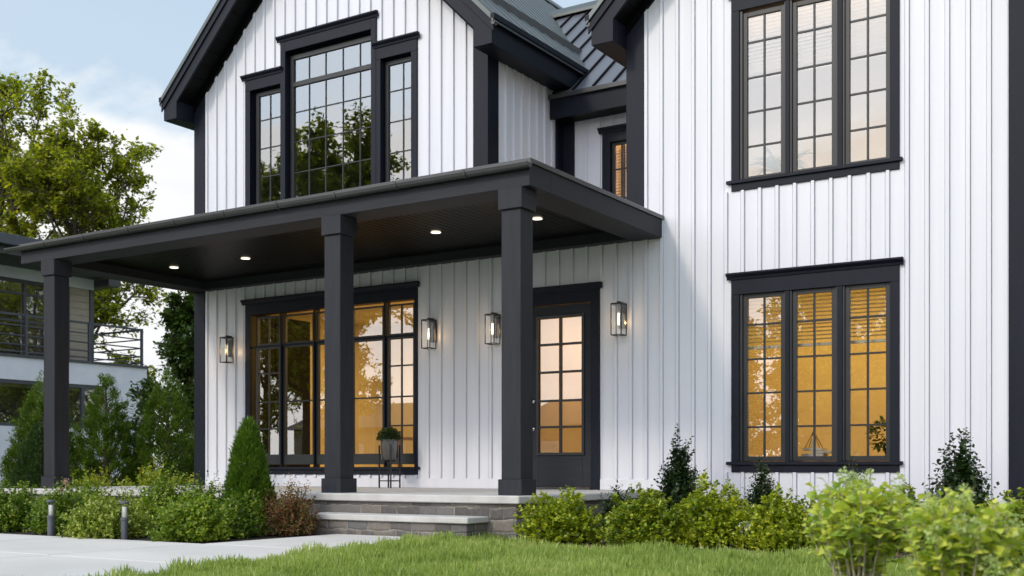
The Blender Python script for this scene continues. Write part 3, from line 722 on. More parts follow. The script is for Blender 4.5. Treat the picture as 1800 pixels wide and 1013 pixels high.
# front door
f = MB()
f.box(-7.775, -7.655, YF, YW + .10, -.265, 2.06); f.box(-6.768, -6.652, YF, YW + .10, -.265, 2.06); f.box(-7.775, -6.652, YF, YW + .10, 2.06, 2.22)
d = f.build("door", M['trim'], house, 0.003)
cornice(d, -7.825, -6.603, 2.288, YF)
b = MB(); gx0, gx1, gz0, gz1 = -7.53, -6.895, .194, 1.895
b.box(-7.65, gx0, YW - .012, YW + .035, -.235, 2.05); b.box(gx1, -6.773, YW - .012, YW + .035, -.235, 2.05)
b.box(gx0, gx1, YW - .012, YW + .035, gz1, 2.05); b.box(gx0, gx1, YW - .012, YW + .035, -.235, gz0)
b.build("door_leaf", M['beam'], d, 0.003)
b = MB(); bars(b, gx0 + .004, gx1 - .004, gz0 + .004, gz1 - .004, 0.034, YW - .03, YW - .012)
xm = (gx0 + gx1) / 2; hm = [1.563, 1.213, .852, .52]
b.box(xm - .014, xm + .014, YW - .022, YW + .02, gz0, gz1)
for z in hm:
    b.box(gx0, xm - .014, YW - .021, YW + .02, z - .014, z + .014); b.box(xm + .014, gx1, YW - .021, YW + .02, z - .014, z + .014)
b.build("glazing_bars", M['sash'], d, 0.002)
MB().poly([(gx0, YW + .004, gz0), (gx1, YW + .004, gz0), (gx1, YW + .004, gz1), (gx0, YW + .004, gz1)]).build("pane", M['glass'], d)
hb = MB(); hx = -7.612
hb.tube([(hx, YW - .012, .50), (hx, YW - .05, .51), (hx, YW - .065, .56), (hx, YW - .055, .66), (hx, YW - .058, .72), (hx, YW - .066, .80), (hx, YW - .05, .85), (hx, YW - .012, .86)], 0.010, 8)
hb.box(hx - .02, hx + .02, YW - .018, YW - .012, .48, .53); hb.box(hx - .02, hx + .02, YW - .018, YW - .012, .83, .88)
hb.build("handle", M['chrome'], d, 0, True)
MB().box(-7.65, -6.773, YW - .05, YW + .10, -.262, -.237).build("threshold", M['gutter'], d, 0.003)

# ---- interiors
def room(x0, x1, y0, y1, z0, z1, m):
    b = MB()
    b.poly([(x0, y0, z0), (x1, y0, z0), (x1, y1, z0), (x0, y1, z0)]); b.poly([(x0, y0, z1), (x0, y1, z1), (x1, y1, z1), (x1, y0, z1)])
    b.poly([(x0, y1, z0), (x1, y1, z0), (x1, y1, z1), (x0, y1, z1)])
    b.poly([(x0, y0, z0), (x0, y1, z0), (x0, y1, z1), (x0, y0, z1)]); b.poly([(x1, y0, z0), (x1, y0, z1), (x1, y1, z1), (x1, y1, z0)])
    return b.build("interior_room", m, house, fix=False)
def area(x, y, z, sx, sy, e, c):
    l = bpy.data.lights.new("room_light", 'AREA'); l.shape = 'RECTANGLE'; l.size = sx; l.size_y = sy; l.energy = e; l.color = c
    o = bpy.data.objects.new("room_light", l); col.objects.link(o); o.location = (x, y, z)
WARM = (1.0, 0.62, 0.15)
room(-13.55, -8.7, 12.63, 16.6, -.25, 2.62, M['room']); area(-10.6, 14.8, 2.58, 3.5, 2.0, 92, WARM)
room(-8.6, -6.3, 12.63, 16.8, -.25, 2.62, M['room']); area(-7.2, 15.4, 2.58, 1.2, 1.5, 32, (1.0, .58, .17))
room(-6.2, -1.85, 12.63, 15.4, -.25, 2.62, M['room']); area(-4.0, 13.9, 2.58, 2.8, 1.2, 64, WARM)
room(-6.2, -1.85, 12.63, 15.6, 2.95, 5.55, M['room']); area(-4.0, 12.9, 5.5, 3.4, .4, 46, (1.0, .80, .54))
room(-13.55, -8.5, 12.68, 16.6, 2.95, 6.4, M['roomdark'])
room(-8.2, -6.3, 14.55, 16.4, 2.9, 4.95, M['room']); area(-7.2, 14.8, 4.9, 1.2, .3, 45, (1.0, .62, .28))

# ---- porch roof with ring beam, boarded ceiling, gutter
XL, XR, YP = -13.822, -5.805, 9.46
b = MB(); b.box(XL - .015, XR + .02, YP - .015, YW - .002, 2.957, 3.005)
pr = b.build("porch_roof", M['gutter'], house, 0.004)
b = MB(); BW = 0.40
b.box(XL, XR, YP, YP + BW, 2.742, 2.955)
b.box(XL, XL + BW, YP + BW, YW - .003, 2.7425, 2.955); b.box(XR - BW, XR, YP + BW, YW - .003, 2.7425, 2.955)
b.box(XL + BW, XR - BW, YW - .16, YW - .003, 2.742, 2.955)
b.build("porch_beam", M['beam'], pr, 0.004)
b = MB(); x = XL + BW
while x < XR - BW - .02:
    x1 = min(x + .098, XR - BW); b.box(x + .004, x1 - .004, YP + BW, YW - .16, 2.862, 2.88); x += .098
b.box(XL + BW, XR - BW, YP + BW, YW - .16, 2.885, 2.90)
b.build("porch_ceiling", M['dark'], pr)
# joint lines in the fascia board near both ends
for xx in (XL + .245, XR - .28): MB().box(xx, xx + .004, YP - .0015, YP + .01, 2.744, 2.954).build("fascia_joint", M['black'], pr)
g = MB(); gr, gy, gz = 0.047, YP - .052, 2.945
n = 10
prof = [(gy + gr * math.cos(a), gz + gr * math.sin(a)) for a in [math.pi + math.pi * i / n for i in range(n + 1)]]
inner = [(gy + (gr - .006) * math.cos(a), gz + (gr - .006) * math.sin(a)) for a in [math.pi + math.pi * i / n for i in range(n + 1)]]
prof = [(gy - gr - .006, gz + .012), (gy - gr - .006, gz)] + prof[1:] + [(gy + gr, gz + .02)] + [(gy + gr - .006, gz + .02)] + inner[::-1] + [(gy - gr + .006, gz + .012)]
for (xa, xb) in ((-14.05, XR + .03),):
    i0 = len(g.v); m_ = len(prof)
    for xx in (xa, xb): g.v += [(xx, y, z) for y, z in prof]
    for i in range(m_):
        j = (i + 1) % m_; g.f.append((i0 + i, i0 + j, i0 + m_ + j, i0 + m_ + i))
for xx in (-14.05, XR + .026):
    g.xz([(0, 0)], 0, 0) if False else g.prism([(xx, gy + gr * math.cos(a), gz + gr * math.sin(a) + .004) for a in [math.pi + math.pi * i / n for i in range(n + 1)]], (.004, 0, 0))
gut = g.build("gutter", M['gutter'], pr)
for xx in (-13.223, -12.418, -11.566, -10.737, -9.90, -9.064, -8.219, -7.39, -6.521):
    pts = [(gy + (gr + .010) * math.cos(a), gz + (gr + .008) * math.sin(a)) for a in [math.pi + math.pi * i / n for i in range(n + 1)]]
    gb = MB(); gb.prism([(xx, y, z) for y, z in [(gy - gr - .012, gz + .016)] + pts + [(gy + gr + .003, gz + .016)]], (.022, 0, 0))
    gb.build("gutter_clip", M['gutter'], gut)

# ---- columns
def column(xr, y0=9.46):
    w = 0.228; x0 = xr - w; zb, zt = -0.265, 2.742
    c = MB().box(x0, xr, y0, y0 + w, zb + .155, zt - .21).build("porch_column", M['column'], house, 0.006)
    MB().box(x0 - .024, xr + .024, y0 - .024, y0 + w + .024, zb, zb + .157).build("column_base", M['column'], c, 0.005)
    MB().box(x0 - .024, xr + .024, y0 - .024, y0 + w + .024, zt - .205, zt - .002).build("column_cap", M['column'], c, 0.005)
    c2 = MB().box(x0 + .006, xr - .006, y0 + .006, y0 + w - .006, zt - .212, zt - .202).build("column_neck", M['black'], c)
for xr in (-5.906, -8.208, -13.108): column(xr)

# ------------------------------------------------------------------ porch deck and step
deck = empty("porch_deck", (-9.8, 10.8, G), "raised concrete porch deck on a grey stone veneer base under the columns", "porch deck")
MB().box(-13.95, -5.78, 9.22, YW - .03, -0.342, -0.265).build("slab", M['slab'], deck, 0.010)
MB().box(-13.9, -5.836, 9.268, 12.47, G - .03, -.344).build("stone_base", M['stone'], deck, 0.006)
step = empty("porch_step", (-7.15, 9.05, G), "single wide concrete step with stone riser in front of the porch", "step")
MB().box(-8.19, -6.145, 8.895, 9.262, -.526, -.466).build("tread", M['slab'], step, 0.008)
MB().box(-8.16, -6.18, 8.928, 9.262, G - .03, -.528).build("riser", M['stone'], step, 0.006)

# ------------------------------------------------------------------ lanterns, downlights, planter, bollards
def lantern(cx, label):
    r = empty("wall_lantern", (cx, YW, 1.8), label, "wall lantern", "black glass lanterns on the porch wall")
    h = .073; y0, y1 = 12.30, 12.446; z0, z1 = 1.604, 1.985; t = .0052
    b = MB()
    for x in (cx - h + t, cx + h - t):
        for y in (y0 + t, y1 - t): b.box(x - t, x + t, y - t, y + t, z0, z1)
    for z in (z0, z1 - 2 * t):
        for y in (y0 + t, y1 - t): b.box(cx - h + 2 * t, cx + h - 2 * t, y - t, y + t, z, z + 2 * t)
        for x in (cx - h + t, cx + h - t): b.box(x - t, x + t, y0 + 2 * t, y1 - 2 * t, z, z + 2 * t)
    b.box(cx - h, cx + h, y0, y1, z1, z1 + .008)
    b.box(cx - .016, cx + .016, 12.36, YW - .03, z1 + .008, z1 + .032)
    b.build("lantern_frame", M['black'], r)
    MB().box(cx - .045, cx + .045, y1 + .002, YW - .003, 1.70, 1.965).build("backplate", M['black'], r, 0.003)
    g = MB()
    for y in (y0 + t, y1 - t): g.poly([(cx - h + 2 * t, y, z0 + 2 * t), (cx + h - 2 * t, y, z0 + 2 * t), (cx + h - 2 * t, y, z1 - 2 * t), (cx - h + 2 * t, y, z1 - 2 * t)])
    for x in (cx - h + t, cx + h - t): g.poly([(x, y0 + 2 * t, z0 + 2 * t), (x, y1 - 2 * t, z0 + 2 * t), (x, y1 - 2 * t, z1 - 2 * t), (x, y0 + 2 * t, z1 - 2 * t)])
    g.build("lantern_glass", M['glass_thin'], r)
    cy = (y0 + y1) / 2
    MB().cyl((cx, cy, 1.885), .017, .017, .10, 12).build("socket", M['gutter'], r, 0, True)
    MB().cyl((cx, cy, 1.73), .0125, .0125, .145, 14).build("bulb", M['bulb'], r, 0, True)
    l = bpy.data.lights.new("lantern_glow", 'POINT'); l.energy = 1.0; l.color = (1, .62, .28); l.shadow_soft_size = .02
    lo = bpy.data.objects.new("lantern_glow", l); col.objects.link(lo); lo.parent = r; lo.location = (0, cy - YW - .03, -.02)
for cx, s in ((-12.994, "black box lantern between the house corner post and the wide porch window, leftmost of four"),
              (-9.18, "black box lantern right beside the right edge of the wide porch window"),
              (-8.157, "black box lantern half hidden by the right porch column, left of the door"),
              (-6.333, "black box lantern on the siding to the right of the front door")): lantern(cx, s)
for x, y, s in ((-12.797, 11.185, "round recessed downlight in the porch ceiling nearest the left column"),
                (-11.423, 11.222, "round recessed downlight in the porch ceiling second from the left column"),
                (-8.214, 11.214, "round recessed downlight in the porch ceiling between middle and right columns"),
                (-6.788, 11.222, "round recessed downlight in the porch ceiling just right of the right column")):
    r = empty("recessed_downlight", (x, y, 2.86), s, "downlight", "recessed lights in the porch ceiling")
    MB().cyl((x, y, 2.852), .062, .062, .009, 28).build("lens", M['down'], r)
    b = MB(); n = 28
    for i in range(n):
        a0, a1 = 2 * math.pi * i / n, 2 * math.pi * (i + 1) / n
        b.poly([(x + .063 * math.cos(a0), y + .063 * math.sin(a0), 2.850), (x + .063 * math.cos(a1), y + .063 * math.sin(a1), 2.850), (x + .078 * math.cos(a1), y + .078 * math.sin(a1), 2.853), (x + .078 * math.cos(a0), y + .078 * math.sin(a0), 2.853)])
    b.build("rim", M['black'], r)

def bollard(x, y, label):
    r = empty("bollard_light", (x, y, G), label, "bollard light", "bollard lights along the path")
    b = MB(); b.cyl((x, y, G), .034, .034, .185, 24); b.cyl((x, y, G + .182), .039, .039, .028, 24); b.build("post", M['bollard'], r, 0.003)
    MB().cyl((x, y, G + .21), .031, .031, .135, 24, caps=False).build("glass_tube", M['glass_thin'], r, 0, True)
    MB().cyl((x, y, G + .21), .022, .022, .105, 14).build("lamp", M['frost'], r, 0.002, True)
    b = MB()
    for k in range(3):
        a = k * 2.094 + .5; b.cyl((x + .032 * math.cos(a), y + .032 * math.sin(a), G + .21), .003, .003, .135, 6)
    b.build("strut", M['bollard'], r)
    MB().cyl((x, y, G + .343), .042, .042, .022, 24).build("cap", M['bollard'], r, 0.003)
bollard(-10.03, 7.20, "short grey bollard light left of the other, among pink flowered shrubs by the path")
bollard(-8.96, 7.23, "short grey bollard light in front of the variegated shrub by the path, nearer the steps")

# ------------------------------------------------------------------ vegetation generators
def shrub(name, x, y, rad, h, mat, seed, label, cat, group=None, shoots=230, lpS=13, leaf=.034, tmpl=LEAF4, spike=.16, flat=1.0, z0=G, extra=None, wid=1.35, core=0.45, stem=True, cone=0.0, squash=1.0):
    rng = np.random.default_rng(seed); shoots = int(shoots * 1.5)
    root = empty(name, (x, y, z0), label, cat, group)
    ph = rng.uniform(0, 6.28, 4)
    # shoot tips spread over a lumpy dome
    d = rdir(rng, shoots); d[:, 2] = np.abs(d[:, 2]); d /= np.linalg.norm(d, axis=1, keepdims=True)
    th = np.arctan2(d[:, 1], d[:, 0])
    lump = 1 + .13 * np.sin(3 * th + ph[0] + 2 * d[:, 2]) + .10 * np.sin(5 * th + ph[1] - 3 * d[:, 2]) + .06 * np.sin(9 * th + ph[2])
    rr = rng.uniform(.55, 1.0, shoots) ** .6 * lump
    T = np.empty((shoots, 3)); hz = h * .5
    tz = d[:, 2] * h * rr * .93 + .05 * h
    tap = 1 - cone * np.clip(tz / h, 0, 1)
    T[:, 0] = d[:, 0] * rad * rr * tap; T[:, 1] = d[:, 1] * rad * rr * tap * squash; T[:, 2] = tz
    up = np.array([0, 0, 1.0])
    sd = d * np.array([1, 1, .5]) + up * rng.uniform(.25, 1.0, (shoots, 1)); sd /= np.linalg.norm(sd, axis=1, keepdims=True)
    L = rng.uniform(.6, 1.35, shoots) * spike
    t = np.linspace(0, 1, lpS)
    A = T[:, None, :] + sd[:, None, :] * ((t[None, :, None] - .75) * L[:, None, None])
    A = A.reshape(-1, 3) + rng.normal(0, .006, (shoots * lpS, 3))
    side = rdir(rng, shoots * lpS)
    ax = np.repeat(sd, lpS, 0)
    side -= ax * np.sum(side * ax, 1, keepdims=True); side /= np.linalg.norm(side, axis=1, keepdims=True)
    D = side + ax * rng.uniform(.2, 1.0, (len(side), 1))
    S = leaf * rng.uniform(.65, 1.25, len(A)) * (1.05 - .35 * np.tile(t, shoots))
    nC = int(len(A) * core)
    if nC:
        q = rdir(rng, nC) * rng.uniform(0, .85, (nC, 1)) ** .5
        C = np.stack([q[:, 0] * rad * .9, q[:, 1] * rad * .9, np.abs(q[:, 2]) * h * .85 + .02], 1)
        C[:, :2] *= (1 - cone * np.clip(C[:, 2:3] / h, 0, 1))
        A = np.concatenate([A, C]); D = np.concatenate([D, rdir(rng, nC)]); S = np.concatenate([S, leaf * rng.uniform(.7, 1.2, nC)])
    keep = A[:, 2] > 0.01
    A, D, S = A[keep], D[keep], S[keep]
    scatter("foliage", tmpl, A + np.array([x, y, z0]), D, S, mat, rng, root, wid)
    if stem:
        b = MB(); o = Vector((x, y, z0))
        for i in range(0, shoots, max(1, shoots // 45)):
            p = Vector(T[i]); q = Vector((p.x * .12, p.y * .12, 0)); m_ = (p + q) / 2 + Vector((0, 0, .06 * h))
            b.tube([o + q, o + m_, o + p], [.006, .004, .002], 4, False)
        b.build("stems", M['bark'], root, fix=False)
    return root, T

def conifer(name, x, y, rad, h, mat, seed, label, cat, group=None, n=9000, leaf=.055, z0=G, fine=True, shape=1.0, rag=.10, clumps=0):
    rng = np.random.default_rng(seed)
    root = empty(name, (x, y, z0), label, cat, group)
    u = rng.uniform(0, 1, n); u = 1 - np.sqrt(1 - u * .9995)          # more at the foot
    th = rng.uniform(0, 6.283, n); ph = rng.uniform(0, 6.28, 4)
    prof = np.minimum(1, (u + .02) * 9) ** .5 * (1 - u ** 1.25) ** shape
    lump = 1 + rag * np.sin(4 * th + 9 * u + ph[0]) + rag * .8 * np.sin(7 * th - 17 * u + ph[1]) + rag * .7 * np.sin(23 * u + 3 * th + ph[2])
    r = rad * prof * lump * (rng.uniform(.30, 1.08, n) ** .35 + np.where(rng.random(n) < .03, rng.uniform(0, .22, n), 0))
    P = np.stack([r * np.cos(th), r * np.sin(th), u * h + .02], 1)
    D = np.stack([np.cos(th), np.sin(th), rng.uniform(.5, 2.0, n)], 1) + rng.normal(0, .35, (n, 3))
    S = leaf * rng.uniform(.6, 1.4, n)
    if clumps:
        # sprays gathered in little upright plumes
        k = rng.integers(0, clumps, n)
        idx = rng.choice(n, clumps, replace=False); base = P[idx]; bd = D[idx] / np.linalg.norm(D[idx], axis=1, keepdims=True)
        mix = rng.uniform(0, 1, n) < .82
        Pc = base[k] + bd[k] * rng.uniform(-.07, .05, (n, 1)) * (h / 2) + rng.normal(0, .022 * h / 2, (n, 3))
        P = np.where(mix[:, None], Pc, P); D = np.where(mix[:, None], bd[k] * 1.2 + rdir(rng, n) * .8, D)
    P[:, 2] = np.clip(P[:, 2], .01, None)
    scatter("foliage", SPRAY, P + np.array([x, y, z0]), D, S, mat, rng, root)
    b = MB(); b.tube([(x, y, z0), (x + .01, y, z0 + h * .5), (x, y, z0 + h * .92)], [rad * .09, rad * .06, .006], 7)
    for i in range(40):
        a = rng.uniform(0, 6.28); zz_ = rng.uniform(.06, .85); L = rad * (1 - zz_ ** 1.25) * .8
        b.tube([(x, y, z0 + zz_ * h), (x + L * math.cos(a), y + L * math.sin(a), z0 + zz_ * h + L * .7)], [rad * .025, .003], 4, False)
    b.build("trunk", M['bark'], root, fix=False)
    return root

def tree(name, x, y, h, crown_r, crown_z0, seed, mat, label, cat="tree", group=None, limbs=15, leaf=.15, per=16, trunk_r=.16, z0=G, top_bias=1.0, shape=None, lpt=7, sub=8, tmpl=LEAF4, droop=0.0):
    rng = np.random.default_rng(seed); rnd = random.Random(seed)
    root = empty(name, (x, y, z0), label, cat, group)
    o = Vector((x, y, z0)); H = h - z0 if False else h
    b = MB()
    zt = H * .97
    trunk = [Vector((0.10 * math.sin(t * 3 + seed) * t, 0.12 * math.sin(t * 2.3 + seed * 2) * t, t * zt * .9)) for t in np.linspace(0, 1, 8)]
    def tp(z):
        t = min(1, z / (zt * .9)); k = min(6, int(t * 7)); f = t * 7 - k
        return trunk[k].lerp(trunk[k + 1], f)
    b.tube([o + p for p in trunk], [trunk_r * (1 - .88 * t) + .01 for t in np.linspace(0, 1, 8)], 9)
    P = []; D = []
    def twig(p, d, L):
        d = (d + Vector((rnd.gauss(0, .25), rnd.gauss(0, .25), rnd.gauss(.12 - droop, .2)))).normalized()
        q = p + d * L
        b.tube([o + p, o + p + d * L * .5 + Vector((0, 0, .02)), o + q], [.012, .008, .003], 4, False)
        for k in range(per):
            f = rnd.uniform(.15, 1.08); c = p + d * (L * f) + Vector((rnd.gauss(0, .05), rnd.gauss(0, .05), rnd.gauss(-.02, .05))) * (leaf / .12)
            P.append(tuple(c)); e = Vector((rnd.gauss(0, 1), rnd.gauss(0, 1), rnd.gauss(-.25, .7))) + d * .5; D.append(tuple(e))
    def branch(p, d, L, r, lev):
        n = 5; pts = [p]; c = p.copy(); dd = d.copy()
        for k in range(n - 1):
            dd = (dd + Vector((rnd.gauss(0, .13), rnd.gauss(0, .13), rnd.gauss(.07 - droop * .6, .09)))).normalized()
            c = c + dd * (L / (n - 1)); pts.append(c.copy())
        b.tube([o + q for q in pts], [max(.004, r * (1 - .8 * k / (n - 1))) for k in range(n)], 5 if lev else 6, False)
        if lev == 0: cnt = sub
        else: cnt = lpt
        for k in range(cnt):
            f = rnd.uniform(.22, 1.0) if lev == 0 else rnd.uniform(.1, 1.0)
            i = min(n - 2, int(f * (n - 1))); q = pts[i].lerp(pts[i + 1], f * (n - 1) - i)
            ax = (pts[i + 1] - pts[i]).normalized()
            s = Vector((rnd.gauss(0, 1), rnd.gauss(0, 1), rnd.gauss(.1, .7))); s = (s - ax * s.dot(ax)).normalized()
            nd = (ax * rnd.uniform(.45, .9) + s * rnd.uniform(.6, 1.0)).normalized()
            if lev == 0: branch(q, nd, L * rnd.uniform(.30, .52) * (1.15 - .45 * f), r * .42, 1)
            else: twig(q, nd, L * rnd.uniform(.28, .55))
    for i in range(limbs):
        t = (i + rnd.random()) / limbs
        z = crown_z0 + (zt * .88 - crown_z0) * (t ** .9)
        u = (z - crown_z0) / max(.01, H - crown_z0)
        prof = (math.sin(min(1, (u * .86 + .16)) * math.pi) ** .6) if shape is None else shape(u)
        a = i * 2.399 + rnd.uniform(-.5, .5) + seed
        L = crown_r * prof * rnd.uniform(.8, 1.15)
        d = Vector((math.cos(a), math.sin(a), rnd.uniform(.25, .6) + .9 * u * top_bias)).normalized()
        branch(tp(max(.3, z - L * .35)), d, L, trunk_r * .42 * (1 - .6 * u) + .012, 0)
    branch(tp(zt * .8), Vector((.05, .05, 1)), H * .2, trunk_r * .25, 0)
    P = np.array(P); D = np.array(D); S = leaf * rng.uniform(.6, 1.3, len(P))
    scatter("crown", tmpl, P + np.array(o), D, S, mat, rng, root)
    b.build("trunk", M['bark'], root, fix=False, smooth=True)
    return root

# right-hand bed
RB = "clipped bushes in the bed right of the porch"
shrub("bush", -5.20, 9.02, .40, .47, M['box'], 11, "rounded yellow green bush at the right end of the porch base", "bush", RB, 250, 16, .040, spike=.085, core=.7)
shrub("bush", -4.38, 9.07, .37, .50, M['box_deep'], 12, "low leafy bush between the thin dark plant and the widest green mound", "bush", RB, 220, 16, .040, spike=.085, core=.7)
shrub("bush", -3.89, 9.37, .42, .55, M['box'], 13, "widest yellow green bush in the bed below the left edge of the wing window", "bush", RB, 290, 16, .040, spike=.085, core=.7)
shrub("bush", -3.24, 9.32, .36, .47, M['box'], 14, "rounded bush with white blossom beside it, left of the pale hydrangeas", "bush", RB, 240, 16, .040, spike=.085, core=.7)
shrub("bush", -1.41, 9.47, .42, .47, M['box_deep'], 15, "bush at the far right edge beside the dark corner board", "bush", RB, 240, 16, .040, spike=.085, core=.7)
shrub("bush", -2.35, 9.75, .36, .52, M['box_deep'], 16, "bush showing between the two pale hydrangeas", "bush", RB, 180, 16, .040, spike=.085, core=.7)
DK = "dark upright evergreens against the siding"
shrub("evergreen_shrub", -5.21, 11.62, .36, .98, M['boxdark'], 21, "dark pointed evergreen against the siding right of the porch deck", "evergreen shrub", DK, 170, 15, .058, spike=.26, cone=.55, flat=1.0)
shrub("evergreen_shrub", -4.31, 11.77, .28, .74, M['boxdark'], 22, "dark pointed evergreen under the left end of the wing window sill", "evergreen shrub", DK, 210, 15, .034, spike=.22, cone=.6)
shrub("evergreen_shrub", -3.32, 11.75, .26, .72, M['boxdark'], 23, "small dark evergreen tip showing under the wing window right of centre", "evergreen shrub", DK, 160, 15, .034, spike=.22, cone=.6)
shrub("evergreen_shrub", -2.25, 11.54, .38, .93, M['boxdark'], 24, "tall dark evergreen with red tinged shoots left of the dark corner board", "evergreen shrub", DK, 160, 15, .058, spike=.30, cone=.45)
shrub("spiky_plant", -5.18, 10.10, .24, .50, M['boxdark'], 25, "dark thin leaved plant in the shade between two rounded bushes", "plant", None, 90, 18, .06, SPRAY, .22, cone=.2)
# white blossom
rng = np.random.default_rng(3)
def blossom(x, y, z, r, n, m, name, label, seed, cat="flower", group=None, leaf=.028):
    rng = np.random.default_rng(seed); root = empty(name, (x, y, G), label, cat, group)
    P = rdir(rng, n) * rng.uniform(.2, 1.3, (n, 1)) * r + np.array([x, y, z]); scatter("petals", LEAF4, P, rdir(rng, n), leaf * rng.uniform(.6, 1.2, n), m, rng, root, 1.4)
    MB().tube([(x, y, G), (x + .01, y + .01, (z + G) / 2), (x, y, z)], [.005, .004, .003], 5).build("stem", M['twig'], root)
blossom(-3.53, 9.25, -.50, .055, 130, M['white_fl'], "blossom", "white blossom cluster low between two rounded bushes", 31, leaf=.022)

# left bed
LB = "leafy shrubs in the bed along the path"
shrub("shrub", -8.28, 7.48, .38, .46, M['bed'], 41, "leafy green shrub at the path corner right of the bollard lights", "shrub", LB, 300, 14, .038, core=.65, spike=.11)
shrub("shrub", -8.34, 8.09, .27, .44, M['bed_dark'], 42, "dark leafy shrub at the foot of the pointed conifer", "shrub", LB, 184, 14, .038, spike=.10, core=.65)
shrub("shrub", -9.42, 7.40, .46, .42, M['bed_pale'], 43, "pale speckled shrub behind the bollard light nearer the steps", "shrub", LB, 304, 14, .038, spike=.10, core=.65)
shrub("shrub", -9.55, 8.15, .40, .66, M['bed'], 44, "shrub with tall leafy shoots rising against the porch slab", "shrub", LB, 192, 18, .038, spike=.34)
shrub("shrub", -10.42, 7.60, .36, .50, M['bed_dark'], 45, "leafy shrub with dusty pink flowers behind the left bollard light", "shrub", LB, 240, 14, .038, spike=.22)
shrub("shrub", -11.28, 7.64, .44, .50, M['bed_dark'], 46, "low shrub at the left edge of the photo beside the path", "shrub", LB, 264, 14, .038, spike=.10, core=.65)
shrub("shrub", -10.88, 8.25, .42, .56, M['bed'], 47, "leafy shrub around the foot of the left porch column", "shrub", LB, 224, 15, .038, spike=.26)
shrub("shrub", -9.12, 8.30, .36, .56, M['bed_dark'], 48, "leafy shrub between the pointed conifer and the tall shooted shrub", "shrub", LB, 208, 15, .038, spike=.24)
r_, T_ = shrub("barberry", -8.11, 8.59, .30, .52, M['barberry'], 49, "small red and green barberry beside the porch step", "barberry", None, 300, 15, .026, spike=.18)
for i, (x, y, z) in enumerate(((-10.50, 7.72, -.17), (-10.44, 7.62, -.22), (-10.62, 7.80, -.14), (-9.62, 7.70, -.36), (-11.2, 7.6, -.42))):
    blossom(x, y, z, .028, 70, M['pink'], "pink_flower", ["dusty pink flower head highest on the shrub by the left bollard", "dusty pink flower head just under the highest one", "faded pink flower head above the left bollard light",
            "dusty pink flower head low between the two bollard lights", "dusty pink flower head near the left edge of the bed"][i], 60 + i, "flower", "dusty pink flower heads", .02)
conifer("cone_conifer", -8.65, 8.54, .275, 1.19, M['thuja'], 71, "bright green pointed conifer in front of the porch window", "conifer", "clipped pointed conifers", 30000, .05, shape=.72, rag=.10)
conifer("cone_conifer", -13.75, 9.72, .46, 1.30, M['thuja_dark'], 72, "dark green pointed conifer at the left edge behind the shrubs", "conifer", "clipped pointed conifers", 22000, .05, shape=.7, rag=.06)

# hedge and trees left of the house
HG = "ragged evergreens between the two houses"
conifer("hedge_evergreen", -17.05, 12.1, .70, 2.36, M['juniper'], 81, "ragged evergreen left of and behind the left porch column", "evergreen", HG, 52000, .05, rag=.10, shape=.82, clumps=420)
conifer("hedge_evergreen", -16.15, 12.65, .70, 2.28, M['juniper'], 82, "ragged evergreen between the left porch column and the next evergreen, before the balcony", "evergreen", HG, 52000, .05, rag=.10, shape=.82, clumps=440)
conifer("hedge_evergreen", -15.38, 13.3, .70, 2.38, M['juniper'], 83, "ragged evergreen touching the house's left corner post", "evergreen", HG, 52000, .05, rag=.10, shape=.82, clumps=440)
rng = np.random.default_rng(9)
for i in range(11):
    yy = 10.6 + i * .33
    shrub("spirea", -14.35 + .12 * math.sin(i * 2.1), yy, .24, .66 + .08 * math.sin(i * 1.7), M['yellow'], 90 + i, "low yellow green plant in the row behind the porch deck", "low plant", "row of yellow green plants behind the porch", 60, 10, .06, stem=False)
tree("dark_tree", -17.9, 16.2, 4.55, 1.5, .5, 101, M['laurel'], "dark broadleaf tree behind the house's left corner post", "tree", None, 22, .12, 16, .09, lpt=7, sub=8, shape=lambda u: 1.0 - .55 * u)

def at(u, v, depth):
    a = (u - 900) / 2015.; s, c = math.sin(R(YAW)), math.cos(R(YAW))
    return depth * (-s + c * a), depth * (c + s * a), depth * (823.5 - v) / 2015.
# tall trees beyond the neighbouring house
x, y, z = at(-5, 138, 38); tree("tall_tree", x, y, z - G, 4.0, 4.2, 113, M['maple'], "tall leafy tree at the left edge beyond the neighbouring house", "tree", "tall trees beyond the neighbouring house", 26, .165, 19, .22, lpt=8, sub=8)
x, y, z = at(140, 195, 36); tree("tall_tree", x, y, z - G, 3.1, 4.2, 127, M['maple'], "leafy tree with a branch hanging beside the balcony of the neighbouring house", "tree", "tall trees beyond the neighbouring house", 24, .155, 19, .18, lpt=8, sub=8)

# trees and houses across the street (seen in the window glass)
tree("street_tree", -27.6, -5.0, 12.4, 4.7, 3.2, 131, M['maple'], "tall leafy tree across the lawn, mirrored in the gable window", "tree", "trees across the street", 30, .19, 26, .22, lpt=8, sub=9)
tree("street_tree", -8.6, -4.0, 6.2, 2.4, 2.6, 137, M['maple'], "small leafy tree across the lawn, mirrored in the lower wing window", "tree", "trees across the street", 20, .12, 16, .11, lpt=7, sub=8)
tree("street_tree", -33.5, -9.0, 9.0, 3.0, 2.4, 139, M['maple'], "leafy tree across the lawn, mirrored at the left of the porch window", "tree", "trees across the street", 20, .15, 16, .15, lpt=7, sub=8)
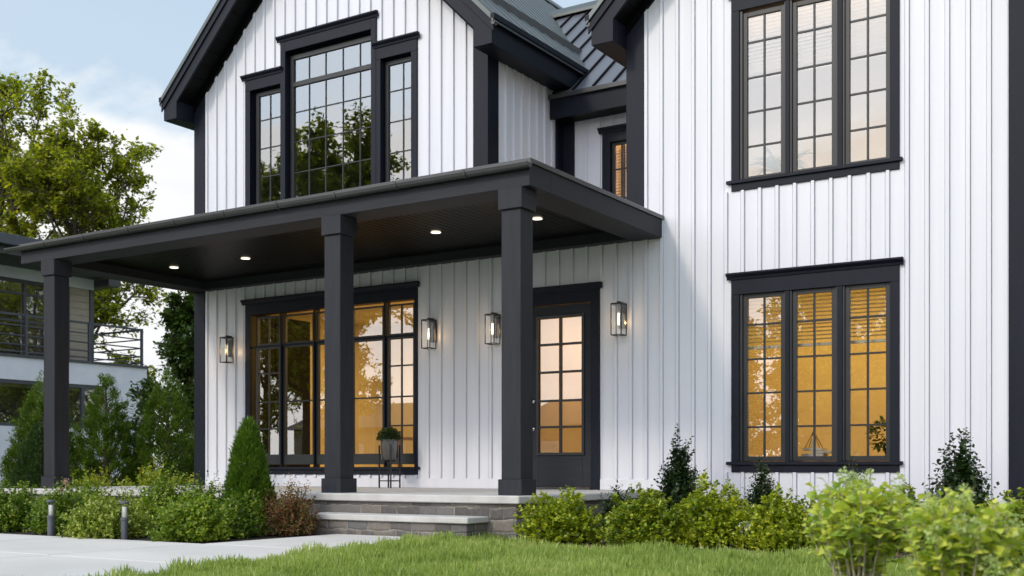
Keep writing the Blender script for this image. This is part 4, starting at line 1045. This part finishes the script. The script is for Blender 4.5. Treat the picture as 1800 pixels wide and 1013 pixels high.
# trees behind the house (seen in the neighbour's window glass)
for i, (tx, ty, th) in enumerate(((-19.8, -24.0, 7.2), (-15.6, -25.0, 7.8), (-11.6, -24.0, 7.0))):
    tree("roadside_tree", tx, ty, th, 2.8, .5, 171 + i, M['laurel'], ["dark bushy tree across the street, first beyond the low tan houses", "dark bushy tree across the street, tallest in the row", "dark bushy tree across the street, farthest from the low tan houses"][i], "tree", "dark trees across the street", 20, .30, 18, .16, lpt=7, sub=8, shape=lambda u: 1.0 - .35 * u)
tree("back_tree", -13.0, 27.5, 8.6, 4.2, 1.6, 143, M['maple'], "broad tree behind the farmhouse on the balcony house's side", "tree", "trees behind the farmhouse", 20, .16, 16, .16, lpt=7, sub=8)
tree("back_tree", -5.0, 30.5, 9.4, 4.4, 1.6, 149, M['maple'], "broad tree behind the middle of the farmhouse", "tree", "trees behind the farmhouse", 20, .16, 16, .16, lpt=7, sub=8)
tree("back_tree", 3.5, 35.0, 9.4, 4.4, 1.6, 157, M['maple'], "broad tree behind the farmhouse's wing", "tree", "trees behind the farmhouse", 20, .16, 16, .16, lpt=7, sub=8)
tree("light_block_tree", 9.5, 9.0, 13.0, 4.6, 1.2, 161, M['maple'], "tall tree on the lawn beyond the wing's right side, nearer the street", "tree", "unseen trees added beyond the wing to block light", 22, .18, 18, .2, lpt=7, sub=9)  # this and the next: unseen trees added to block skylight from the right
tree("light_block_tree", 9.0, 16.5, 13.5, 4.6, 1.2, 167, M['maple'], "tall tree beside the wing's right wall", "tree", "unseen trees added beyond the wing to block light", 22, .18, 18, .2, lpt=7, sub=9)
def far_house(x0, x1, y0, y1, hw, hr, label):
    r = empty("opposite_house", ((x0 + x1) / 2, (y0 + y1) / 2, G), label, "house", "houses across the street")
    MB().box(x0, x1, y0, y1, G, G + hw).build("wall", M['brick'], r)
    ym = (y0 + y1) / 2
    MB().prism([(x0 - .5, y0 - .5, G + hw), (x0 - .5, ym, G + hw + hr), (x0 - .5, y1 + .5, G + hw)], (x1 - x0 + 1, 0, 0)).build("roof", M['oroof'], r)
    k = x0 + 1.2
    while k < x1 - 2:
        w = MB().box(k, k + 1.4, y1 - .02, y1 + .04, G + .9, G + 2.2).build("window", M['sash'], r)
        MB().poly([(k + .06, y1 + .045, G + .96), (k + 1.34, y1 + .045, G + .96), (k + 1.34, y1 + .045, G + 2.14), (k + .06, y1 + .045, G + 2.14)]).build("pane", M['glass'], w)
        k += 3.0
far_house(-48, -36, -34, -26, 3.0, 1.6, "low tan house across the street, farther from the camera")
far_house(-32, -23, -34, -26, 2.9, 1.5, "low tan house across the street, nearer the middle")

# ------------------------------------------------------------------ hydrangeas in the foreground
def hydrangea(x, y, r, zc0, zc1, seed, label, n_sh=120, leaf=.062):
    rng = np.random.default_rng(seed); rnd = random.Random(seed)
    root = empty("hydrangea", (x, y, G), label, "hydrangea", "pale hydrangeas in the foreground")
    P = []; D = []; S = []; b = MB(); heads = []
    cz, hz = (zc0 + zc1) / 2, (zc1 - zc0) / 2
    for i in range(n_sh):
        d = rdir(rng, 1)[0]; k = rng.uniform(.45, 1.0) ** .6
        vs = (.52 + .30 * (d[2] * k + 1)) * (1 + .20 * math.sin(3 * math.atan2(d[1], d[0]) + seed + 2.2 * d[2]) + .14 * math.sin(5 * math.atan2(d[1], d[0]) + 4 * d[2])); tip = Vector((x + d[0] * r * k * vs, y + d[1] * r * k * vs, cz + d[2] * hz * k))
        foot = Vector((x + rnd.gauss(0, .03), y + rnd.gauss(0, .03), G))
        mid = Vector((x + d[0] * r * k * .45, y + d[1] * r * k * .45, max(zc0 - .1, G + .1) + (tip.z - zc0) * .35))
        if i % 5 == 0: b.tube([foot, foot.lerp(mid, .6) + Vector((rnd.gauss(0, .012), rnd.gauss(0, .012), 0)), mid, tip], [.0075, .006, .005, .003], 6, False)
        up = Vector((d[0] * .5, d[1] * .5, .9)).normalized()
        b.tube([tip - up * .10, tip], [.003, .002], 4, False)
        n = rnd.randint(7, 10)
        for j in range(n):
            f = j / (n - 1); a = j * 1.57 + rnd.uniform(-.4, .4) + i
            side = Vector((math.cos(a), math.sin(a), 0))
            q = tip - up * (.11 * (1 - f)); P.append(tuple(q))
            e = side + up * (.1 + .55 * f) + Vector((0, 0, rnd.uniform(-.25, .15))); D.append(tuple(e)); S.append(leaf * rnd.uniform(.65, 1.15) * (1.1 - .5 * f))
        if d[2] > .1 and rnd.random() < .26: heads.append(tip + up * .012)
    scatter("foliage", HLEAF, np.array(P), np.array(D), np.array(S), M['hydra'], rng, root, smooth=True)
    b.build("stems", M['twig'], root, fix=False)
    for h_ in heads[:9]:
        n = 70; q = rdir(rng, n) * rng.uniform(.5, 1, (n, 1)) * np.array([.026, .026, .034])
        scatter("flower_head", LEAF4, q + np.array(h_) + np.array([0, 0, .014]), q + rng.normal(0, .01, q.shape), .017 * rng.uniform(.7, 1.2, n), M['bloom'], rng, root, 1.3)
x, y, z = at(1512, 900, 5.1); hydrangea(x, y, .285, -.42, -.035, 151, "pale green hydrangea in the foreground, farther left of the two", 170, .070)
x, y, z = at(1690, 930, 4.3); hydrangea(x, y, .265, -.52, -.070, 152, "pale green hydrangea in the foreground, closer and at the right", 185, .064)
x, y, z = at(1795, 1010, 4.1); hydrangea(x, y, .13, -.52, -.34, 153, "lowest pale green hydrangea at the bottom right corner", 60, .075)

# ------------------------------------------------------------------ planter on the porch
px, py = -9.67, 12.15; zd = -.265
pl = empty("planter", (px, py, zd), "brushed steel pot with a round boxwood on a black stand before the porch window", "planter")
b = MB(); n = 40; prof = [(.112, .112), (.124, .39), (.118, .39), (.106, .30), (.0, .30)]
for (r0, za_), (r1, zb_) in zip(prof[:-1], prof[1:]):
    i0 = len(b.v)
    for r_, z_ in ((r0, za_), (r1, zb_)): b.v += [(px + r_ * math.cos(2 * math.pi * i / n), py + r_ * math.sin(2 * math.pi * i / n), z_) for i in range(n)]
    for i in range(n): j = (i + 1) % n; b.f.append((i0 + i, i0 + j, i0 + n + j, i0 + n + i))
b.f.append(tuple(range(n)))
b.build("pot", M['steel'], pl, 0, True)
b = MB(); q = .098
for sx in (-1, 1):
    for sy in (-1, 1): b.box(px + sx * q - .008, px + sx * q + .008, py + sy * q - .008, py + sy * q + .008, zd, .31)
for s in (-1, 1):
    b.box(px - q + .008, px + q - .008, py + s * q - .006, py + s * q + .006, -.175, -.160); b.box(px + s * q - .006, px + s * q + .006, py - q + .008, py + q - .008, -.176, -.161)
b.box(px - q, px + q, py - .01, py + .01, .092, .108); b.box(px - .01, px + .01, py - q, py - .0101, .093, .107); b.box(px - .01, px + .01, py + .0101, py + q, .093, .107)
b.build("stand", M['black'], pl)
rng = np.random.default_rng(17); n = 1700
q = rdir(rng, n) * rng.uniform(.35, 1, (n, 1)) ** .5 * np.array([.165, .165, .13]); q[:, 2] = np.abs(q[:, 2] + .03)
scatter("foliage", LEAF4, q + np.array([px, py, .385]), q + rng.normal(0, .08, q.shape), .028 * rng.uniform(.6, 1.3, n), M['boxdark'], rng, pl)

# ------------------------------------------------------------------ things inside the rooms
zs_ = .10
bk = empty("book_stack", (-4.02, 12.78, zs_), "stack of pale books on the ledge inside the lower wing window", "books")
for k, (w_, d_, h_) in enumerate(((.26, .18, .03), (.25, .17, .035), (.23, .16, .03), (.22, .16, .03))):
    z_ = zs_ + sum((.032, .037, .032, .032)[:k]); a = .05 * (-1) ** k
    bb = MB().box(-4.02 - w_ / 2 + a, -4.02 + w_ / 2 + a, 12.72, 12.72 + d_, z_, z_ + h_).build("book", M['paper'], bk, 0.003)
om = empty("wire_ornament", (-4.08, 12.80, zs_ + .13), "black wire pyramid ornament with a pale bead on the books inside the lower wing window", "ornament")
b = MB(); tip = (-4.08, 12.80, .42)
for dx, dy in ((-.08, -.05), (.08, -.05), (.08, .08), (-.08, .08)): b.tube([(-4.08 + dx, 12.80 + dy, .233), tip], .004, 5)
b.build("wire_frame", M['black'], om)
MB().cyl((-4.08, 12.80, .235), .035, .008, .09, 12).build("bead", M['frost'], om, 0, True)
MB().box(-6.15, -1.9, 12.64, 12.95, .02, .095).build("window_ledge", M['wood'], house, 0.003)
pm = empty("potted_palm", (-4.55, 13.05, 2.95), "feathery palm inside the upper wing window", "palm")
P = []; D = []; rng = np.random.default_rng(77); b = MB()
for k in range(13):
    a = k * .483 + .2; ln = rng.uniform(.4, .62); el = rng.uniform(.7, 1.3)
    pts = [Vector((-4.55 + math.cos(a) * ln * t * math.cos(el) * 1.0, 13.05 + math.sin(a) * ln * t * math.cos(el) * .6, 3.40 + ln * t * math.sin(el) - .22 * t * t)) for t in np.linspace(0, 1, 9)]
    b.tube(pts, [.006] * 8 + [.003], 4, False)
    for i in range(2, 9):
        for s in (-1, 1):
            for jj in (0, .5):
                d_ = (pts[i] - pts[i - 1]).normalized(); side = d_.cross(Vector((0, 0, 1))).normalized() * s
                P.append(tuple(pts[i - 1].lerp(pts[i], jj))); D.append(tuple(d_ + side * .8 + Vector((0, 0, -.15))))
scatter("fronds", SPRAY, np.array(P), np.array(D), .17 * rng.uniform(.7, 1.1, len(P)), M['laurel'], rng, pm, .45)
b.tube([(-4.55, 13.05, 3.25), (-4.55, 13.05, 3.42)], .025, 8); b.build("stem", M['bark'], pm, fix=False)
MB().cyl((-4.55, 13.05, 2.95), .11, .15, .32, 20).build("pot", M['frost'], pm, 0, True)
hp = empty("house_plant", (-3.25, 13.0, .10), "dark leafy house plant inside the lower wing window at the right", "house plant")
rng = np.random.default_rng(91); n = 420
q = rdir(rng, n) * rng.uniform(.3, 1, (n, 1)) ** .5 * np.array([.26, .14, .20])
scatter("foliage", LEAF4, q + np.array([-3.25, 12.98, .36]), q + rng.normal(0, .1, q.shape), .07 * rng.uniform(.6, 1.2, n), M['laurel'], rng, hp)
MB().cyl((-3.25, 12.98, .10), .07, .09, .13, 18).build("pot", M['dark'], hp, 0, True)
# a dining table and an added dark cabinet in the porch room
tb = empty("dining_table", (-10.6, 15.0, -.25), "wooden table standing inside the lit porch room", "table")
MB().box(-11.6, -9.6, 14.6, 15.4, .46, .50).build("table_top", M['wood'], tb, .004)
for sx in (-11.5, -9.76):
    for sy in (14.65, 15.29): MB().box(sx, sx + .06, sy, sy + .06, -.25, .46).build("leg", M['wood'], tb)
cb = empty("cabinet", (-13.3, 13.55, -.25), "tall dark cabinet along the left wall inside the porch room", "cabinet")  # dark block added so the room looks unlit behind the leftmost panes
MB().box(-13.5, -13.15, 12.72, 14.40, -.25, 2.45).build("cabinet_body", M['dark'], cb, .004)
MB().box(-13.148, -13.13, 12.74, 13.55, -.15, 2.40).build("cabinet_door", M['dark'], cb, .004); MB().box(-13.148, -13.13, 13.57, 14.38, -.15, 2.40).build("cabinet_door", M['dark'], cb, .004)

# ------------------------------------------------------------------ neighbouring house
nb = empty("neighbour_house", (-29, 15.5, G), "modern grey stucco house with a flat roof and railed balcony left of the farmhouse", "house")
X1, X2 = -25.0, -26.0
b = MB()
b.box(-33, X1, 6, 20.91, 2.145, 2.70); b.box(X1 - .3, X1, 19.65, 20.91, G, 2.145); b.box(X1 - .3, X1, 6, 19.65, G, 1.02); b.box(-33, X1 - .3, 20.6, 20.905, G, 2.145)
b.build("lower_wall", M['stucco'], nb)
b = MB(); b.box(-33, X1 + .05, 5.9, 20.95, 2.702, 2.76); b.build("parapet_cap", M['ngrey'], nb, .004)
b = MB(); b.box(-33, X2, 6, 19.98, 4.78, 5.24); b.build("upper_wall", M['stucco'], nb)
b = MB(); z_ = 2.80
while z_ < 4.76:
    b.box(-26.3, X2 - .01, 19.22, 19.84, z_, min(z_ + .175, 4.778)); z_ += .18
b.box(-33, -26.25, 19.6, 19.80, 2.77, 4.778)
b.build("cladding_panel", M['ntan'], nb, .004)
b = MB(); b.box(X2 - .08, X2 + .02, 19.845, 19.97, 2.76, 4.778); b.box(X2 - .08, X2 + .02, 19.10, 19.215, 2.76, 4.778)
b.build("corner_post", M['ngrey'], nb)
rf = MB().box(-33.5, -24.3, 5, 20.2, 5.245, 5.49).build("roof", M['ngrey'], nb, .01)
MB().box(-33, -24.55, 5.2, 20.0, 5.06, 5.243).build("fascia", M['ngrey'], rf, .005)
MB().box(-33, -25.4, 19.985, 20.35, 4.86, 5.05).build("roof_beam", M['ngrey'], rf)
def nwin(y0, y1, z0, z1, x, ym, zm):
    b = MB()
    b.box(x - .10, x - .02, y0, y1, z1 - .09, z1); b.box(x - .10, x - .02, y0, y1, z0, z0 + .07)
    for y in ym: b.box(x - .10, x - .015, y - .04, y + .04, z0 + .07, z1 - .09)
    for z in zm:
        ys = [y0] + ym + [y1]
        for a, c_ in zip(ys[:-1], ys[1:]): b.box(x - .09, x - .02, a + .041, c_ - .041, z - .03, z + .03)
    w = b.build("window", M['ngrey'], nb)
    MB().poly([(x - .06, y0, z0), (x - .06, y1, z0), (x - .06, y1, z1), (x - .06, y0, z1)]).build("pane", M['glass_dark'], w)
nwin(8, 19.1, 2.76, 4.778, X2, [10.0, 12.2, 14.4, 16.2, 17.93], [4.42, 3.72])
nwin(6, 19.65, 1.02, 2.145, X1, [9.0, 11.4, 13.8, 16.2, 17.7, 18.9], [])
MB().box(-32.5, -26.6, 6.2, 19.5, 2.77, 2.80).build("floor_slab", M['roomdark'], nb)
b = MB(); b.box(-28.6, -28.5, 6.2, 19.5, 2.80, 4.77); b.box(-26.8, -26.7, 6.2, 20.4, G, 2.1); b.build("inner_wall", M['roomdark'], nb)
MB().box(-26.62, -26.42, 16.75, 17.05, 2.80, 4.70).build("curtain", M['paper'], nb)
rl = empty("balcony_railing", (-25.07, 13, 2.76), "slate grey horizontal bar railing on the neighbouring house's balcony", "railing")
b = MB(); yE = 20.80
for z0_, z1_ in ((3.71, 3.765), (3.46, 3.49), (3.225, 3.255), (3.0, 3.03), (2.83, 2.86)):
    b.box(-25.095, -25.055, 6.1, yE - .031, z0_, z1_); b.box(-30.5, -25.105, yE - .02, yE + .02, z0_, z1_)
b.build("rail", M['ngrey'], rl)
for y in (20.80, 19.13, 17.3, 15.4, 13.5):
    MB().box(-25.105, -25.045, y - .03, y + .03, 2.762, 3.77).build("post", M['ngrey'], rl)

# ------------------------------------------------------------------ lawn grass and leaf litter
rng = np.random.default_rng(200)
def edge(y): return lawn_edge(y) + .05 * np.sin(y * 5.3) + .03 * np.sin(y * 13.1)
def bed_y(x): return np.interp(x, [p[0] for p in right_bed[1:7]], [p[1] for p in right_bed[1:7]]) + .04 * np.sin(x * 9)
n = 260000
x = rng.uniform(-6.6, 1.2, n); y = rng.uniform(3.6, 9.3, n)
dep = -x * math.sin(R(YAW)) * 1 + y * math.cos(R(YAW))
ok = (x > edge(y) - .03) & ((y < bed_y(x)) | ((x < -5.93) & (y < 9.26))) & (dep > 6.4)
ok &= ~((x < -6.14) & (y > 8.88))
x, y = x[ok], y[ok]
P = np.stack([x, y, np.full(len(x), G - .012)], 1)
cl = .5 + .5 * np.sin(x * 7.1 + np.sin(y * 5.3) * 2) * np.sin(y * 8.3 + x * 2.2)
hgt = (.042 + .050 * cl ** 2) * rng.uniform(.45, 1.5, len(x))
lean = rng.normal(0, .42, (len(x), 3)); D = lean + np.array([.10, .05, 1.15])
BL = (np.array([[0, .055, 0], [0, -.055, 0], [.5, -.045, .03], [.5, .045, .03], [.85, -.022, .12], [.85, .022, .12], [1.0, 0, .22]], float), [(0, 1, 2, 3), (3, 2, 4, 5), (5, 4, 6)])
o = scatter("lawn_grass", BL, P, D, hgt, M['grass'], rng); tag(o, "short green lawn grass between the path and the planting bed", "grass", None, "stuff")
# thinner cover on the rest of the lawn around
n = 60000
x = rng.uniform(-6.2, 8, n); y = rng.uniform(-3, 8.3, n); dep = -x * math.sin(R(YAW)) + y * math.cos(R(YAW))
ok = (dep < 6.4) | (x > 1.2); x, y = x[ok], y[ok]
o = scatter("lawn_grass", BL, np.stack([x, y, np.full(len(x), G - .012)], 1), rng.normal(0, .42, (len(x), 3)) + np.array([.1, .05, 1.15]), .085 * rng.uniform(.6, 1.3, len(x)), M['grass'], rng, wid=1.6)
tag(o, "sparser lawn grass towards the street", "grass", None, "stuff")
n = 500
x = rng.uniform(-5.9, .4, n); y = bed_y(x) + rng.uniform(.0, 1.2, n)
o = scatter("leaf_litter", LEAF4, np.stack([x, y, np.full(n, G + .004)], 1), rng.normal(0, 1, (n, 3)) * np.array([1, 1, .25]), .045 * rng.uniform(.5, 1.2, n), M['litter'], rng)
tag(o, "dry brown leaves on the soil of the right planting bed", "leaf litter", None, "stuff")
